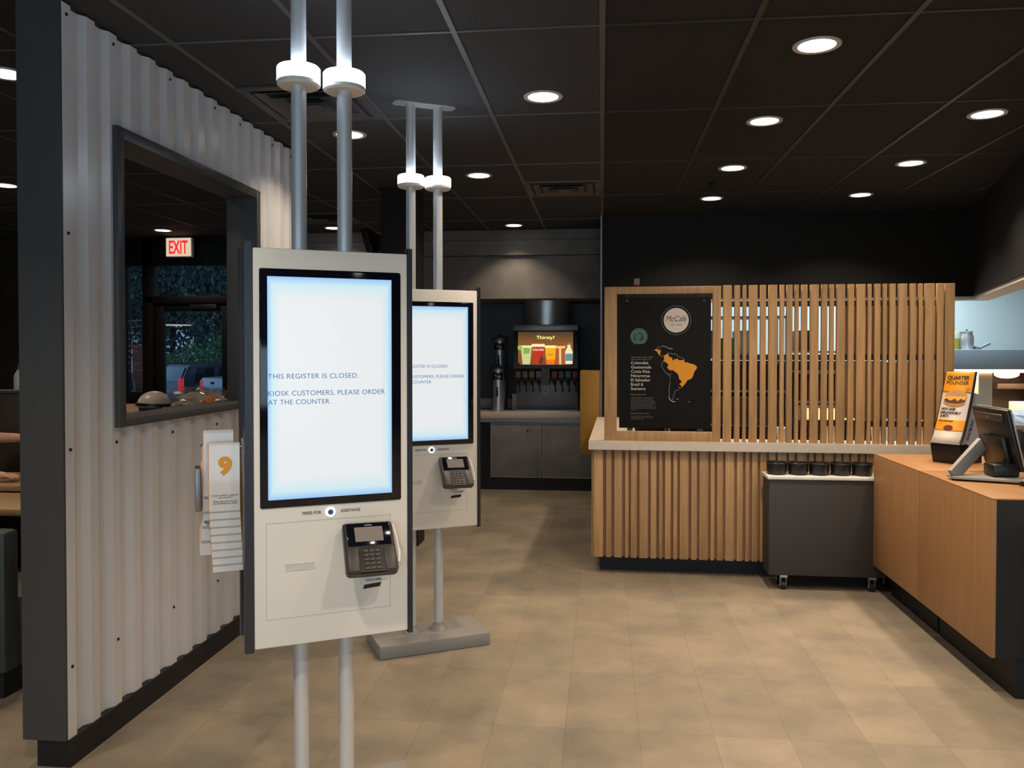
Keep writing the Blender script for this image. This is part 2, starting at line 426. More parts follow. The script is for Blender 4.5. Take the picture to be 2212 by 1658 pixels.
# ---- glazed storefront of the dining side
bm = B()
Yg = 9.12
for lo, hi in (((-6.60, Yg, 0), (-6.52, Yg+.12, CE)), ((-5.60, Yg, 0), (-5.55, Yg+.12, CE)), ((-5.345, Yg, 0), (-5.215, Yg+.12, CE)), ((-4.305, Yg, 0), (-4.19, Yg+.12, CE)),
               ((-6.60, Yg, 2.58), (-4.19, Yg+.12, CE)), ((-6.60, Yg, 0.9), (-5.215, Yg+.12, 1.10)), ((-6.6, Yg, 0), (-5.215, Yg+.12, 0.12)), ((-5.345, Yg, 2.14), (-4.19, Yg+.12, 2.22))): box(bm, lo, hi, .004)
M_store = mat('black storefront frame', (0.0016, 0.0016, 0.0022), 0.6, spec=.25)
struct(build('trim_6', bm, M_store))
w1 = struct(bx('window_1', M_glass, (-6.53, Yg+.055, 0.1), (-5.22, Yg+.061, 2.6)))
bm = B()
random.seed(3)
for r in range(9):
    for c in range(12):
        if random.random() < .85:
            x = -5.62 + c * 0.034 + random.uniform(-.006, .006); z = 1.93 - r * .072 + random.uniform(-.01, .01)
            box(bm, (x, Yg+.050, z), (x + .014, Yg+.0545, z + .014))
build('reflection_dots', bm, mat('painted reflection', (0.30, 0.28, 0.24), 0.6), w1)  # pale dots stand in for decor reflected in the sidelight
struct(bx('window_2', M_glass, (-5.22, Yg+.055, 2.21), (-4.30, Yg+.061, 2.6)))
bm = B()
box(bm, (-5.21, Yg+.03, 0.01), (-5.10, Yg+.09, 2.135), .003); box(bm, (-4.385, Yg+.03, 0.01), (-4.31, Yg+.09, 2.135), .003)
box(bm, (-5.10, Yg+.03, 2.045), (-4.385, Yg+.09, 2.135), .003); box(bm, (-5.10, Yg+.03, 0.01), (-4.385, Yg+.09, 0.26), .003)
dr = struct(build('door_1', bm, M_store))
bx('pane', M_glass, (-5.11, Yg+.055, 0.25), (-4.38, Yg+.061, 2.05), dr)
bm = B(); tube(bm, [(-5.15, Yg+.03, .85), (-5.15, Yg-.05, .85), (-5.15, Yg-.05, 1.05), (-5.15, Yg+.03, 1.05)], .012); build('pull_handle', bm, M_steeld, dr)
bm = B(); box(bm, (-4.75, Yg-.03, 2.07), (-4.42, Yg+.03, 2.12), .005); build('door_closer', bm, M_blackpl, dr)

# ================================================================= DOWNLIGHTS
def downlight(x, y, label, watts=DOWN_W, grp='recessed downlights in the ceiling', spread=125):
    t = thing('downlight', label, 'light', (x, y, CE), 0, grp)
    bm = B(); lathe(bm, [(0.078, -0.004), (0.100, -0.006), (0.102, -0.001), (0.102, 0.0), (0.078, 0.0), (0.078, -0.004)], seg=36); build('trim_ring', bm, M_ringtrim, t)
    bm = B(); cyl(bm, (0, 0, -0.0045), (0, 0, -0.002), 0.079, seg=36); build('lens', bm, M_lens, t)
    lampdisc('lamp', t, (0, 0, -0.008), 0.14, watts, WARM, spread)
    return t
DL = [(0.92, 3.70, 'large round downlight in the black ceiling, nearest to the top edge, right of the kiosks'),
 (0.925, 4.88, 'second downlight of the inner row in the black ceiling, counted from the camera'),
 (0.935, 6.10, 'third downlight of the inner row in the black ceiling, counted from the camera'),
 (0.94, 7.29, 'small round downlight farthest back in the inner row above the slatted counter'),
 (2.13, 4.87, 'round downlight in the outer row above the wooden counter, nearest the right edge'),
 (2.155, 6.08, 'round downlight in the outer row, middle one above the slatted screen'),
 (2.17, 7.26, 'small round downlight farthest back in the outer row above the slatted screen'),
 (-0.305, 4.29, 'round downlight in the charcoal ceiling right of the rear kiosk poles'),
 (-0.92, 6.15, 'round downlight in the charcoal ceiling beside the rear kiosk ring lights'),
 (-0.92, 8.62, 'round downlight in front of the concrete bulkhead of the drinks station'),
 (-1.53, 4.91, 'round downlight seen half behind the right pole of the front kiosk'),
 (-2.865, 8.60, 'small far downlight seen between the two poles of the front kiosk'),
 (-4.77, 8.56, 'round downlight above the red exit sign, seen through the wall opening'),
 (-2.82, 3.66, 'round downlight left of the charcoal column, upper one at the left edge'),
 (-4.725, 6.11, 'round downlight left of the charcoal column, lower one at the left edge')]
DIM = {(-0.305, 4.29): .7, (-0.92, 6.15): .45, (-0.92, 8.62): .40, (-1.53, 4.91): .5, (-2.865, 8.60): .4, (-4.77, 8.56): .4, (-2.82, 3.66): .6, (-4.725, 6.11): .6}
for x, y, l in DL:
    downlight(x, y, l, DOWN_W * DIM.get((x, y), 1.0), spread=105 if y > 8.6 else 125)
for x, y in ((0.92, 2.5), (2.13, 2.5), (0.92, 1.2), (-0.9, 1.0), (0.92, -1), (-0.9, -1), (-2.8, 1.2), (2.2, 0), (-4.7, 3.7)):  # extra downlights out of view, added to brighten the kiosks and room
    downlight(x, y, 'added round downlight out of view, put in to brighten the front of the room', DOWN_W * (1.6 if -1 < x < 1 and 0 < y < 2 else 1.0), 'added downlights out of view')

# ================================================================= CEILING VENTS, SPRINKLER, EXIT SIGN
def vent(x0, y0, label, m):
    t = thing('ceiling_vent', label, 'vent', (x0 + .305, y0 + .305, CE), 0, 'square ceiling air vents')
    bm = B()
    for a, z0, z1 in ((.305, -.012, 0), ):
        for lo, hi in (((-a, -a, z0), (a, -a+.05, z1)), ((-a, a-.05, z0), (a, a, z1)), ((-a, -a+.05, z0), (-a+.05, a-.05, z1)), ((a-.05, -a+.05, z0), (a, a-.05, z1))): box(bm, lo, hi, .002)
    build('frame', bm, m, t)
    for a, z in ((.235, -.018), (.165, -.024), (.09, -.03)):
        bm = B(); w = .045
        o_ = [(-a, -a), (a, -a), (a, a), (-a, a)]; i_ = [(-a+w, -a+w), (a-w, -a+w), (a-w, a-w), (-a+w, a-w)]
        vo = [bm.verts.new((p[0], p[1], z)) for p in o_]; vi = [bm.verts.new((p[0], p[1], -.004)) for p in i_]
        vo2 = [bm.verts.new((p[0], p[1], z + .003)) for p in o_]; vi2 = [bm.verts.new((p[0], p[1], -.001)) for p in i_]
        for i in range(4):
            j = (i+1) % 4
            bm.faces.new((vo[i], vo[j], vi[j], vi[i])); bm.faces.new((vo2[i], vi2[i], vi2[j], vo2[j])); bm.faces.new((vo[i], vo2[i], vo2[j], vo[j])); bm.faces.new((vi[i], vi[j], vi2[j], vi2[i]))
        build('louver', bm, m, t)
    bx('core', m, (-.05, -.05, -.03), (.05, .05, -.001), t)
    return t
M_vent = mat('vent charcoal', (0.055, 0.054, 0.056), 0.5); M_vent2 = mat('vent brown grey', (0.085, 0.07, 0.06), 0.5)
vent(-1.83, 3.965, 'square dark ceiling vent behind the front kiosk ring lights', M_vent)
vent(-0.615, 6.40, 'square grey ceiling vent beside the black ceiling edge, left of it', M_vent2)
vent(-3.05, 7.63, 'far dark ceiling vent seen between the front kiosk poles', M_vent)
bm = B(); lathe(bm, [(0, -.05), (.012, -.05), (.03, -.045), (.03, -.042), (.010, -.04), (.010, -.012), (.035, -.006), (.035, 0), (0, 0)], (0.86, 6.62, CE), 16)
tag(build('sprinkler_head', bm, M_blackpl), 'small sprinkler head on the black ceiling between two downlights', 'sprinkler')
t = thing('exit_sign', 'illuminated white exit sign with red letters hung by the glazed door', 'sign', (-4.81, 9.0, 2.9))
bx('housing', M_white, (-.16, -.03, -.245), (.16, .03, -.02), t, .012)
bx('mounting_plate', M_charc, (-.1, -.03, -.02), (.1, .03, 0), t)
bm = B(); box(bm, (-.148, -.036, -.235), (.148, -.029, -.03), .003); fc = build('face', bm, emit('exit sign face', (1.0, 0.80, 0.55), 0.75), t)
text('lettering', 'EXIT', emit('exit red letters', (1.0, 0.012, 0.03), 1.3), t, 0, -.205, .145, .225, -.036, .02, 'CENTER', thick=.003)

# ================================================================= KIOSKS
KA = R(28.6)
def kiosk(loc, label, lid):
    t = thing('self_order_kiosk', label, 'kiosk', loc, KA, 'self-order kiosks')
    # local: X along the panel, -Y to the viewer, panel face at y=0, pole axis y=.105
    bm = B(); box(bm, (-.303, -.055, 0), (.303, .265, .07), .008); build('base_plate', bm, M_basegrey, t)
    for sx, zr in ((-.09, 2.485), (.06, 2.485)):
        bm = B(); cyl(bm, (sx, .105, .06), (sx, .105, CE), .025, seg=28); p = build('pole', bm, M_alu, t)
        bm = B(); lathe(bm, [(.026, .07), (.052, .07), (.050, .076), (.034, .088), (.027, .105), (.025, .11)], (sx, .105, 0), 28); build('collar', bm, M_basegrey, p)
        bm = B(); lathe(bm, [(.026, -.024), (.064, -.024), (.070, -.019), (.070, .024), (.066, .029), (.026, .029)], (sx, .105, zr), 40); build('ring_light', bm, M_ring, p)
        bm = B(); lathe(bm, [(.025, -.036), (.062, -.036), (.070, -.030), (.070, -.0195), (.064, -.0245), (.025, -.0245)], (sx, .105, zr), 40); build('ring_base', bm, M_white, p)
    bm = B()
    prism(bm, [(-.17 + .03*math.cos(a), .105 + .045*math.sin(a)) if 0 else q for q in [(-.165, .06), (.135, .06), (.155, .08), (.155, .13), (.135, .15), (-.165, .15), (-.185, .13), (-.185, .08)] for a in (0,)], CE - .008, CE, 'z')
    build('ceiling_plate', bm, M_basegrey, t)
    zb, zt = .640, 1.904
    bm = B(); box(bm, (-.248, 0, zb), (.248, .03, zt), .004); build('front_panel', bm, M_panel, t)
    bm = B(); box(bm, (-.248, .18, zb), (.248, .21, zt), .004); build('rear_panel', bm, M_panel, t)
    bm = B(); box(bm, (-.235, .03, zb + .02), (.235, .18, zt - .02)); build('core', bm, mat('kiosk core grey', (0.16, 0.165, 0.18), .5), t)
    for sx in (-1, 1):
        for y in (.012, .198):
            bm = B()
            x = -.262 if sx < 0 else .2565
            w = 1.0 if sx < 0 else .62
            prof = [(x - .012*w, y - .016), (x + .012*w, y - .016), (x + .015*w, y - .006), (x + .015*w, y + .012), (x + .010*w, y + .018), (x - .010*w, y + .018), (x - .015*w, y + .012), (x - .015*w, y - .006)]
            prism(bm, prof, zb - .008, zt + .018, 'z'); build('side_rail', bm, M_rail, t)
        bm = B(); box(bm, (sx*.252-.008, .04, zb), (sx*.252+.008, .17, zt - .05)); build('side_cover', bm, mat('side cover grey', (0.10, 0.105, 0.12), .45), t)
    bm = B(); box(bm, (-.229, -.006, 1.084), (.224, .002, 1.840), .005); bz = build('screen_bezel', bm, M_blackgl, t)
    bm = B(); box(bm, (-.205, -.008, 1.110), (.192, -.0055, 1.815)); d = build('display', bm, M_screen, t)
    text('lettering', 'THIS REGISTER IS CLOSED.', M_txtblue, d, -.204, 1.493, .0155, .285, -.008, -.004, spacing=1.05)
    text('lettering', 'KIOSK CUSTOMERS, PLEASE ORDER', M_txtblue, d, -.204, 1.439, .0155, .372, -.008, -.004, spacing=1.05)
    text('lettering', 'AT THE COUNTER.', M_txtblue, d, -.204, 1.411, .0155, .195, -.008, -.004, spacing=1.05)
    # call button
    bm = B(); lathe(bm, [(0, -.001), (.0085, -.001), (.0085, .002), (0, .002)], seg=24, mx=T(-.010, -.004, 1.059) @ Matrix.Rotation(R(90), 4, 'X')); cb = build('call_button', bm, mat('blue button', (0.05, 0.09, 0.25), .3), t)
    bm = B(); lathe(bm, [(.0085, 0), (.0085, .003), (.0165, .003), (.0165, 0), (.0085, 0)], seg=28, mx=T(-.010, -.0005, 1.059) @ Matrix.Rotation(R(90), 4, 'X')); build('ring', bm, emit('button ring', (0.85, 0.93, 1.0), 1.2), cb)
    text('lettering', 'PRESS FOR', M_txtgrey, t, -.099, 1.056, .0088, .060, 0, .012)
    text('lettering', 'ASSISTANCE', M_txtgrey, t, .023, 1.056, .0088, .064, 0, .012)
    # service door with its seam and receipt slot
    bm = B(); s = .0012; X0, X1, Z0, Z1 = -.212, .188, .729, 1.036
    for lo, hi in (((X0, -.0008, Z0), (X1, .001, Z0+s)), ((X0, -.0008, Z1-s), (X1, .001, Z1)), ((X0, -.0008, Z0), (X0+s, .001, Z1)), ((X1-s, -.0008, Z0), (X1, .001, Z1))): box(bm, lo, hi)
    build('door_seam', bm, M_seam, t)
    bm = B(); box(bm, (-.153, -.0015, .879), (-.061, .001, .884)); box(bm, (-.153, -.0015, .900), (-.061, .001, .902)); box(bm, (-.153, -.0008, .884), (-.061, .001, .900))
    build('receipt_slot', bm, mat('slot shade', (0.60, 0.575, 0.535), .6), t)
    # card reader on a wedge
    rd = bpy.data.objects.new('card_reader', None); COL.objects.link(rd); rd.parent = t
    rd.location = (.102, -.074, .944); rd.rotation_euler = (R(-37), R(1), 0); rd.scale = (.95, 1, 1.0)
    bm = B(); prism(bm, [(-.080, .088), (.080, .088), (.084, .084), (.088, -.078), (.080, -.088), (-.080, -.088), (-.088, -.078), (-.084, .084)], -.014, .016, 'y')
    bmesh.ops.bevel(bm, geom=list(bm.edges), offset=.004, segments=2, affect='EDGES'); build('reader_body', bm, M_blackpl, rd)
    bm = B(); box(bm, (-.074, -.0155, .006), (.074, -.012, .084), .001); build('screen_surround', bm, M_blackgl, rd)
    bm = B(); box(bm, (-.048, -.0165, .020), (.048, -.015, .070)); build('reader_screen', bm, mat('grey lcd', (0.22, 0.20, 0.185), .15), rd)
    text('lettering', 'verifone', M_txtwhite, rd, 0, .0745, .005, .026, -.0155, .01, 'CENTER')
    for sx in (-1, 1):
        bm = B(); box(bm, (sx*.062-.018, -.0175, -.080), (sx*.062+.018, -.012, 0.0), .003); build('cheek', bm, mat('reader grey', (0.032, 0.029, 0.029), .45), rd)
    bm = B(); prism(bm, [(-.042, -.084), (.042, -.084), (.040, -.01), (.028, .006), (-.028, .006), (-.040, -.01)], -.0165, -.013, 'y'); kp = build('keypad', bm, mat('keypad black', (0.008, 0.008, 0.009), .3), rd)
    for r_ in range(5):
        for c_ in range(3):
            bm = B(); box(bm, (-.027 + c_*.0195, -.0195, -.076 + r_*.0145), (-.027 + c_*.0195 + .0155, -.0162, -.076 + r_*.0145 + .010), .0015)
            build('key', bm, mat('key grey', (0.035, 0.033, 0.034), .4), rd)
    bm = B(); tube(bm, [(.089, -.004, .080), (.096, -.006, .03), (.098, -.008, -.02), (.092, -.008, -.055)], .0042, 8); build('stylus', bm, mat('white stylus', (0.75, 0.72, 0.68), .3), rd)
    bm = B(); prism(bm, [(-.066, -.010), (-.012, .062), (0, .066), (0, -.080)], .05, .156, 'x', mx=T(0, 0, .935)); build('reader_wedge', bm, M_panel, t)
    bm = B(); box(bm, (.074, -.0500, .830), (.166, -.0462, .846), .0006, mx=T(.126, 0, .834) @ Matrix.Rotation(R(0), 4, 'Y') @ T(-.126, 0, -.834)); lb = build('scan_label', bm, M_white, t)
    bm = B(); box(bm, (.09, -.0462, .834), (.158, .0, .842), .0006); build('label_bracket', bm, M_panel, lb)
    text('lettering', 'SCAN HERE', M_txtgrey, lb, .120, .8345, .0065, .052, -.0500, .01, 'CENTER')
    bm = B(); prism(bm, [(.096, .796), (.152, .800), (.156, .813), (.100, .809)], -.002, .001, 'y'); build('scan_window', bm, mat('scanner window', (0.02, 0.012, 0.012), .15), t)
    return t
k1 = kiosk((-0.866, 2.591, 0), 'front self-order kiosk on grey poles, number cards hung on its left side', 1)
k2 = kiosk((-0.884, 4.274, 0), 'second self-order kiosk standing behind and right of the front kiosk, its screen partly covered', 2)

# number card rack hung on the left side of the front kiosk (children of the kiosk: bracket and rods)
rk = bpy.data.objects.new('card_rack', None); COL.objects.link(rk); rk.parent = k1
bm = B(); box(bm, (-.276, .085, .90), (-.262, .135, 1.30), .002); box(bm, (-.415, .155, 1.06), (-.398, .24, 1.20), .002); build('rack_plate', bm, M_steeld, rk)
bm = B()
for z in (1.02, 1.16, 1.27): tube(bm, [(-.27, .11, z), (-.33, .125, z), (-.395, .20, z)], .005, 8)
build('rack_arm', bm, M_steeld, rk)
def kw(x, y, z):  # local kiosk coordinates to the room
    c, s = math.cos(KA), math.sin(KA)
    return (-0.866 + x*c - y*s, 2.591 + x*s + y*c, z)
def card(k, x, y, z, label, nine=False, hgt=.214, cols=None):
    t = thing('number_card', label, 'card', kw(x, y, z), KA, 'plastic table number cards on the kiosk rack')
    bm = B(); prism(bm, [(0.006, -.002), (.006, -hgt), (-.0015, -hgt), (-.0025, -.012), (0.0, 0.002), (.004, .002)], -.046, .046, 'x'); build('card_front', bm, M_cardw, t)
    bm = B(); box(bm, (-.0475, .0005, -hgt + .002), (-.046, .010, -.002)); box(bm, (.046, .0005, -hgt + .002), (.0475, .010, -.002)); build('orange_edge', bm, M_orange, t)
    if nine:
        text('numeral', '9', M_orange, t, .002, -.095, .050, .042, -.003, .055, 'CENTER')
        text('lettering', 'Put your number in a place our\ncrew can see it.', M_txtgrey, t, .002, -.165, .0036, .078, -.0026, 0, 'CENTER', line=1.3)
        text('lettering', 'Please take your seat and\nwe will bring your order.', M_txtgrey, t, .002, -.184, .0036, .074, -.0026, 0, 'CENTER', line=1.3)
    return t
nm = ['topmost', 'second', 'third', 'fourth', 'fifth', 'sixth', 'seventh', 'eighth', 'lowest']
for i in range(9):
    x = -.331 + .0015 * i - (.0 if i else .0)
    lab = 'glossy white number card with a large orange 9, on top of the front stack' if i == 0 else 'plain white number card, %s from the top in the front hanging stack' % nm[i] if i < 8 else 'plain white number card at the bottom of the front hanging stack'
    card(i, x, .065 + .0055 * i, 1.288 - .0255 * i, lab, i == 0)
for i in range(5):
    lab = ['white number card on top of the rear stack, peeking above the orange 9 card', 'orange edged card second in the rear stack behind the 9 card', 'orange edged card third in the rear stack behind the 9 card', 'orange edged card fourth in the rear stack behind the 9 card', 'lowest orange edged card in the rear stack, left of the plain white cards'][i]
    card(i, -.343 - .003 * i, .17 + .009 * i, 1.320 - .05 * i, lab)
# ================================================================= HANGING SCREEN ON THE BLACK COLUMN
t = thing('hanging_screen', 'black menu screen seen edge-on, tilted, mounted on the black column', 'screen', (-1.78, 6.62, 2.35))
m_ = Matrix.Rotation(R(-16), 4, 'Y')
bm = B(); box(bm, (-.03, -.20, -.45), (.02, .75, .22), .006, mx=T(-.05, 0, 0) @ m_); build('screen_body', bm, M_blackpl, t)
bx('bracket', M_blackpl, (-.06, -.03, -.05), (.0, .09, .05), t)

# ================================================================= DRINKS STATION
t = thing('drinks_counter', 'beige stone counter carrying the drink machine under the concrete bulkhead', 'counter', (-.97, 9.3, 0))
bx('worktop', M_stone, (-1.0, -.03, .815), (.97, .75, .885), t, .004)
bx('backsplash', M_stone, (-1.0, .735, .885), (.97, .749, 1.0), t, .003)
bx('front_rail', M_steeld, (-1.0, .02, .768), (.97, .05, .815), t)
bx('carcass', M_black, (-1.0, .06, .15), (.97, .74, .815), t)
bx('toe_kick', M_black, (-1.0, .02, 0.0), (.97, .70, .15), t)
for i, (x0, x1, l) in enumerate(((-1.258, -.680, 'slate grey cabinet door with a keyhole left below the drink machine'), (-.668, -.075, 'slate grey cabinet door right below the drink machine'))):
    d = bx('door', M_cabgrey, (x0 + .97, -.005, .147), (x1 + .97, .018, .762), t, .002); d['label'] = l
    bm = B(); s = .003
    a, b = x0 + .97, x1 + .97
    for lo, hi in (((a, -.007, .147), (a+s, .0, .762)), ((b-s, -.007, .147), (b, .0, .762)), ((a, -.007, .147), (b, .0, .150)), ((a, -.007, .759), (b, .0, .762))): box(bm, lo, hi)
    build('edge_strip', bm, M_steel, d)
    if i == 0:
        bm = B(); cyl(bm, (b - .155, -.009, .675), (b - .155, -.004, .675), .012, seg=16); build('lock', bm, M_blackpl, d)
bx('end_door', M_blackpl, (-.985, -.002, .20), (-.93, .02, .72), t, .004)
bx('white_block', M_stone, (-.09, .42, .885), (-.02, .48, 1.075), t, .003)
# machine
t = thing('drink_machine', 'self-serve drink fountain with lit Thirsty panel and two banks of valves', 'drink machine', (-.635, 9.45, .885))
bx('back_panel', mat('fountain grey', (0.22, 0.22, 0.24), .4, .3), (-.36, .16, 0), (.36, .42, .50), t, .004)
bx('drip_tray', M_steel, (-.36, -.12, 0), (.36, .17, .018), t, .004)
bm = B()
for i in range(34):
    cyl(bm, (-.345 + i*.021, -.122, .012), (-.345 + i*.021, -.118, .012), .0045, seg=6)
build('tray_holes', bm, mat('light steel', (0.7, 0.66, 0.6), .3, .6), t)
bm = B(); prism(bm, [(.42, .47), (.42, .94), (-.10, .94), (-.12, .90), (-.12, .50), (-.02, .44), (.12, .40)], -.365, .365, 'x'); build('upper_body', bm, M_blackpl, t)
bx('lid', M_steeld, (-.37, -.14, .925), (.37, .42, .995), t, .006)
bm = B()
lathe(bm, [(.27, .995), (.275, 1.28), (.0, 1.28)], (0, .16, 0), 40); build('ice_hopper', bm, M_steel, t)
# lit panel
pn = None
bm = B(); PX = .312
pts = [(-PX + .03, .54), (PX - .03, .54), (PX, .57), (PX, .915), (-PX, .915), (-PX, .57)]
prism(bm, pts, -.127, -.118, 'y')
m, nt, bs = newmat('lit drinks panel'); N = nt.nodes; L = nt.links
tc = N.new('ShaderNodeTexCoord'); sp = N.new('ShaderNodeSeparateXYZ'); rp = N.new('ShaderNodeValToRGB'); L.new(tc.outputs['Generated'], sp.inputs[0]); L.new(sp.outputs['Z'], rp.inputs[0])
rp.color_ramp.elements[0].color = (0.22, 0.06, 0.015, 1); rp.color_ramp.elements[1].color = (0.06, 0.04, 0.02, 1)
k = rp.color_ramp.elements.new(.55); k.color = (0.30, 0.11, 0.02, 1)
bs.inputs['Base Color'].default_value = (.02, .02, .02, 1); L.new(rp.outputs[0], bs.inputs['Emission Color']); bs.inputs['Emission Strength'].default_value = 1.0
pn = build('lit_panel', bm, m, t)
text('lettering', 'Thirsty?', emit('yellow lettering', (1.0, .85, .25), 1.3), pn, 0, .832, .036, .205, -.128, .012, 'CENTER')
def cup(x, w0, w1, h, col, foam, st=1.0, name='cup_picture'):
    bm = B(); z0 = .545
    prism(bm, [(x - w0/2, z0), (x + w0/2, z0), (x + w1/2, z0 + h), (x - w1/2, z0 + h)], -.1292, -.127, 'y'); c = build(name, bm, emit(name + str(x), col, st), pn)
    bm = B()
    for k in range(5):
        px = x - w1/2 + w1 * (k + .5) / 5
        prism(bm, [(px + w1*.14*math.cos(a*.7854), z0 + h + w1*.13*math.sin(a*.7854)) for a in range(8)], -.1300, -.1275, 'y')
    build('ice_picture', bm, emit('ice' + str(x), foam, st), c)
    return c
c1 = cup(-.218, .085, .125, .20, (.62, .62, .28), (.85, .85, .45))
bm = B(); prism(bm, [(-.29 + .028*math.cos(a*.524), .735 + .028*math.sin(a*.524)) for a in range(12)], -.1312, -.129, 'y'); build('lime_picture', bm, emit('lime', (.25, .62, .08), .9), c1)
bm = B(); prism(bm, [(-.25 + q[0], .66 + q[1]) for q in ((0, 0), (.07, .01), (.075, .07), (.0, .075))], -.1302, -.128, 'y'); build('leaf_print', bm, emit('green print', (.30, .55, .10), .8), c1)
c2 = cup(-.082, .10, .145, .215, (.50, .035, .01), (1.0, .85, .5))
bm = B(); prism(bm, [(-.08, .55), (-.035, .55), (-.025, .62), (-.05, .64)], -.1302, -.128, 'y'); build('dark_cola', bm, emit('dark cola', (.08, .03, .02), 1.0), c2)
text('script_mark', 'Coca-Cola', emit('white script', (1.0, .8, .6), 1.2), c2, -.082, .70, .026, .12, -.1302, .01, 'CENTER', shear=.3)
c3 = cup(.058, .092, .125, .20, (1.0, .42, .01), (1.0, .95, .3))
bm = B(); prism(bm, [(.012, .545), (.104, .545), (.108, .60), (.008, .60)], -.1300, -.128, 'y'); build('orange_base', bm, emit('red orange', (1.0, .16, .01), 1.1), c3)
text('oval_mark', 'Hi-C', emit('dark blue mark', (.25, .16, .08), .8), c3, .058, .645, .024, .055, -.1305, .02, 'CENTER')
c4 = cup(.165, .10, .115, .195, (.42, .10, .03), (1.0, .55, .15))
bm = B(); prism(bm, [(.155, .545), (.180, .545), (.180, .735), (.152, .735)], -.1302, -.128, 'y'); build('cup_stripe', bm, emit('pale stripe', (.9, .55, .2), 1.0), c4)
bm = B(); prism(bm, [(.225, .55), (.305, .55), (.308, .69), (.285, .735), (.282, .775), (.250, .775), (.247, .735), (.222, .69)], -.1292, -.127, 'y'); bt = build('bottle_picture', bm, emit('milk bottle', (.95, .85, .55), .95), pn)
bm = B(); prism(bm, [(.226, .585), (.306, .585), (.307, .665), (.225, .665)], -.1302, -.128, 'y'); build('bottle_label', bm, emit('teal label', (.15, .36, .36), .8), bt)
bm = B(); prism(bm, [(.248, .765), (.284, .765), (.284, .785), (.248, .785)], -.1302, -.128, 'y'); build('bottle_cap', bm, emit('grey cap', (.35, .3, .2), .7), bt)
vcols = [(.30, .16, .14), (.20, .20, .20), (.30, .24, .10), (.26, .26, .28), (.40, .06, .03), (.12, .13, .13), (.08, .22, .30), (.35, .02, .06)]
for i in range(8):
    x = -.318 + i * .078 if i < 4 else .098 + (i - 4) * .078
    v = bpy.data.objects.new('valve', None); COL.objects.link(v); v.parent = t; v.location = (x, 0, .34)
    bx('valve_block', M_blackpl, (-.034, -.06, .02), (.034, .16, .145), v, .004)
    bx('valve_label', mat('valve label %d' % i, vcols[i], .4), (-.030, -.064, .055), (.030, -.058, .125), v, .002)
    bm = B(); lathe(bm, [(.024, .03), (.022, 0), (.012, -.02), (.012, -.035), (0, -.035)], (0, -.02, 0), 14); build('nozzle', bm, M_blackpl, v)
    bm = B(); tube(bm, [(.008, .02, .02), (.010, -.0, -.06), (.014, -.015, -.105), (.010, -.03, -.115)], [.007, .006, .009, .006], 8); build('lever', bm, M_blackpl, v)
v = bpy.data.objects.new('ice_chute', None); COL.objects.link(v); v.parent = t
bm = B(); prism(bm, [(-.045, .50), (.045, .50), (.052, .40), (.036, .31), (-.036, .31), (-.052, .40)], -.13, .16, 'y'); build('chute_cover', bm, mat('chute grey', (.03, .03, .032), .4), v)
bm = B(); tube(bm, [(-.018, -.08, .31), (-.02, -.09, .24), (-.03, -.10, .225), (0, -.10, .205), (.03, -.10, .225), (.02, -.09, .24), (.018, -.08, .31)], .005, 8); build('chute_lever', bm, M_steel, v)
# tea urns
def urn(x, y, z0, h, label, riser=0):
    t = thing('tea_urn', label, 'tea dispenser', (x, y, z0), 0, 'stainless tea urns')
    bm = B(); lathe(bm, [(0, 0), (.078, 0), (.078, .01), (.07, .016), (.07, h-.06), (.076, h-.055), (.076, h-.04), (.07, h-.03), (.05, h-.012), (.02, h-.004), (0, h)], seg=32); build('tank', bm, M_steel, t)
    bm = B(); tube(bm, [(-.078, 0, h-.05), (-.092, 0, h-.02), (-.08, 0, h-.005)], .006); tube(bm, [(.078, 0, h-.05), (.105, 0, h-.02), (.092, 0, h-.005)], .006); build('handle', bm, M_blackpl, t)
    bm = B(); lathe(bm, [(.0, .02), (.02, .015), (.022, 0), (0, 0)], (0, 0, h-.002), 14); build('lid_knob', bm, M_blackpl, t)
    a = R(50)
    bm = B()
    n = 8; zs = (h-.165, h-.085)
    r_ = .0715
    lo = [bm.verts.new((r_*math.sin(-a + 2*a*i/n), -r_*math.cos(-a + 2*a*i/n), zs[0])) for i in range(n+1)]; hi = [bm.verts.new((r_*math.sin(-a + 2*a*i/n), -r_*math.cos(-a + 2*a*i/n), zs[1])) for i in range(n+1)]
    for i in range(n): bm.faces.new((lo[i], lo[i+1], hi[i+1], hi[i]))
    lb = build('name_band', bm, M_blackpl, t)
    text('lettering', 'Tea', M_txtwhite, lb, 0, h-.145, .036, .075, -.0725, .02, 'CENTER')
    bm = B(); cyl(bm, (0, -.06, h*.42), (0, -.115, h*.42), .010, seg=12); cyl(bm, (0, -.105, h*.42+.012), (0, -.105, h*.42-.055), .013, .008, seg=12); box(bm, (-.008, -.112, h*.42+.01), (.008, -.098, h*.42+.06), .003); build('tap', bm, M_blackpl, t)
    bm = B()
    for q in range(3):
        aa = q*2.094 + .5; cyl(bm, (.055*math.cos(aa), .055*math.sin(aa), -.0), (.055*math.cos(aa), .055*math.sin(aa), .012), .012, seg=10)
    build('foot', bm, M_blackpl, t)
    if riser:
        bm = B(); box(bm, (-.085, -.085, -riser), (.085, .085, -.0005), .003); build('stand', bm, M_blackpl, t)
    return t
urn(-1.195, 9.50, .886, .53, 'tall polished tea urn at the front left of the drink machine')
urn(-1.222, 9.86, 1.27, .49, 'second polished tea urn raised on a black stand behind the front one', riser=.384)
# yellow wall cabinet
bm = B(); box(bm, (-.212, 8.09, .57), (-.016, 8.60, 1.385), .006); 
tag(build('wall_cabinet', bm, M_yellow), 'mustard yellow cabinet panel on the end wall left of the slatted counter', 'cabinet')
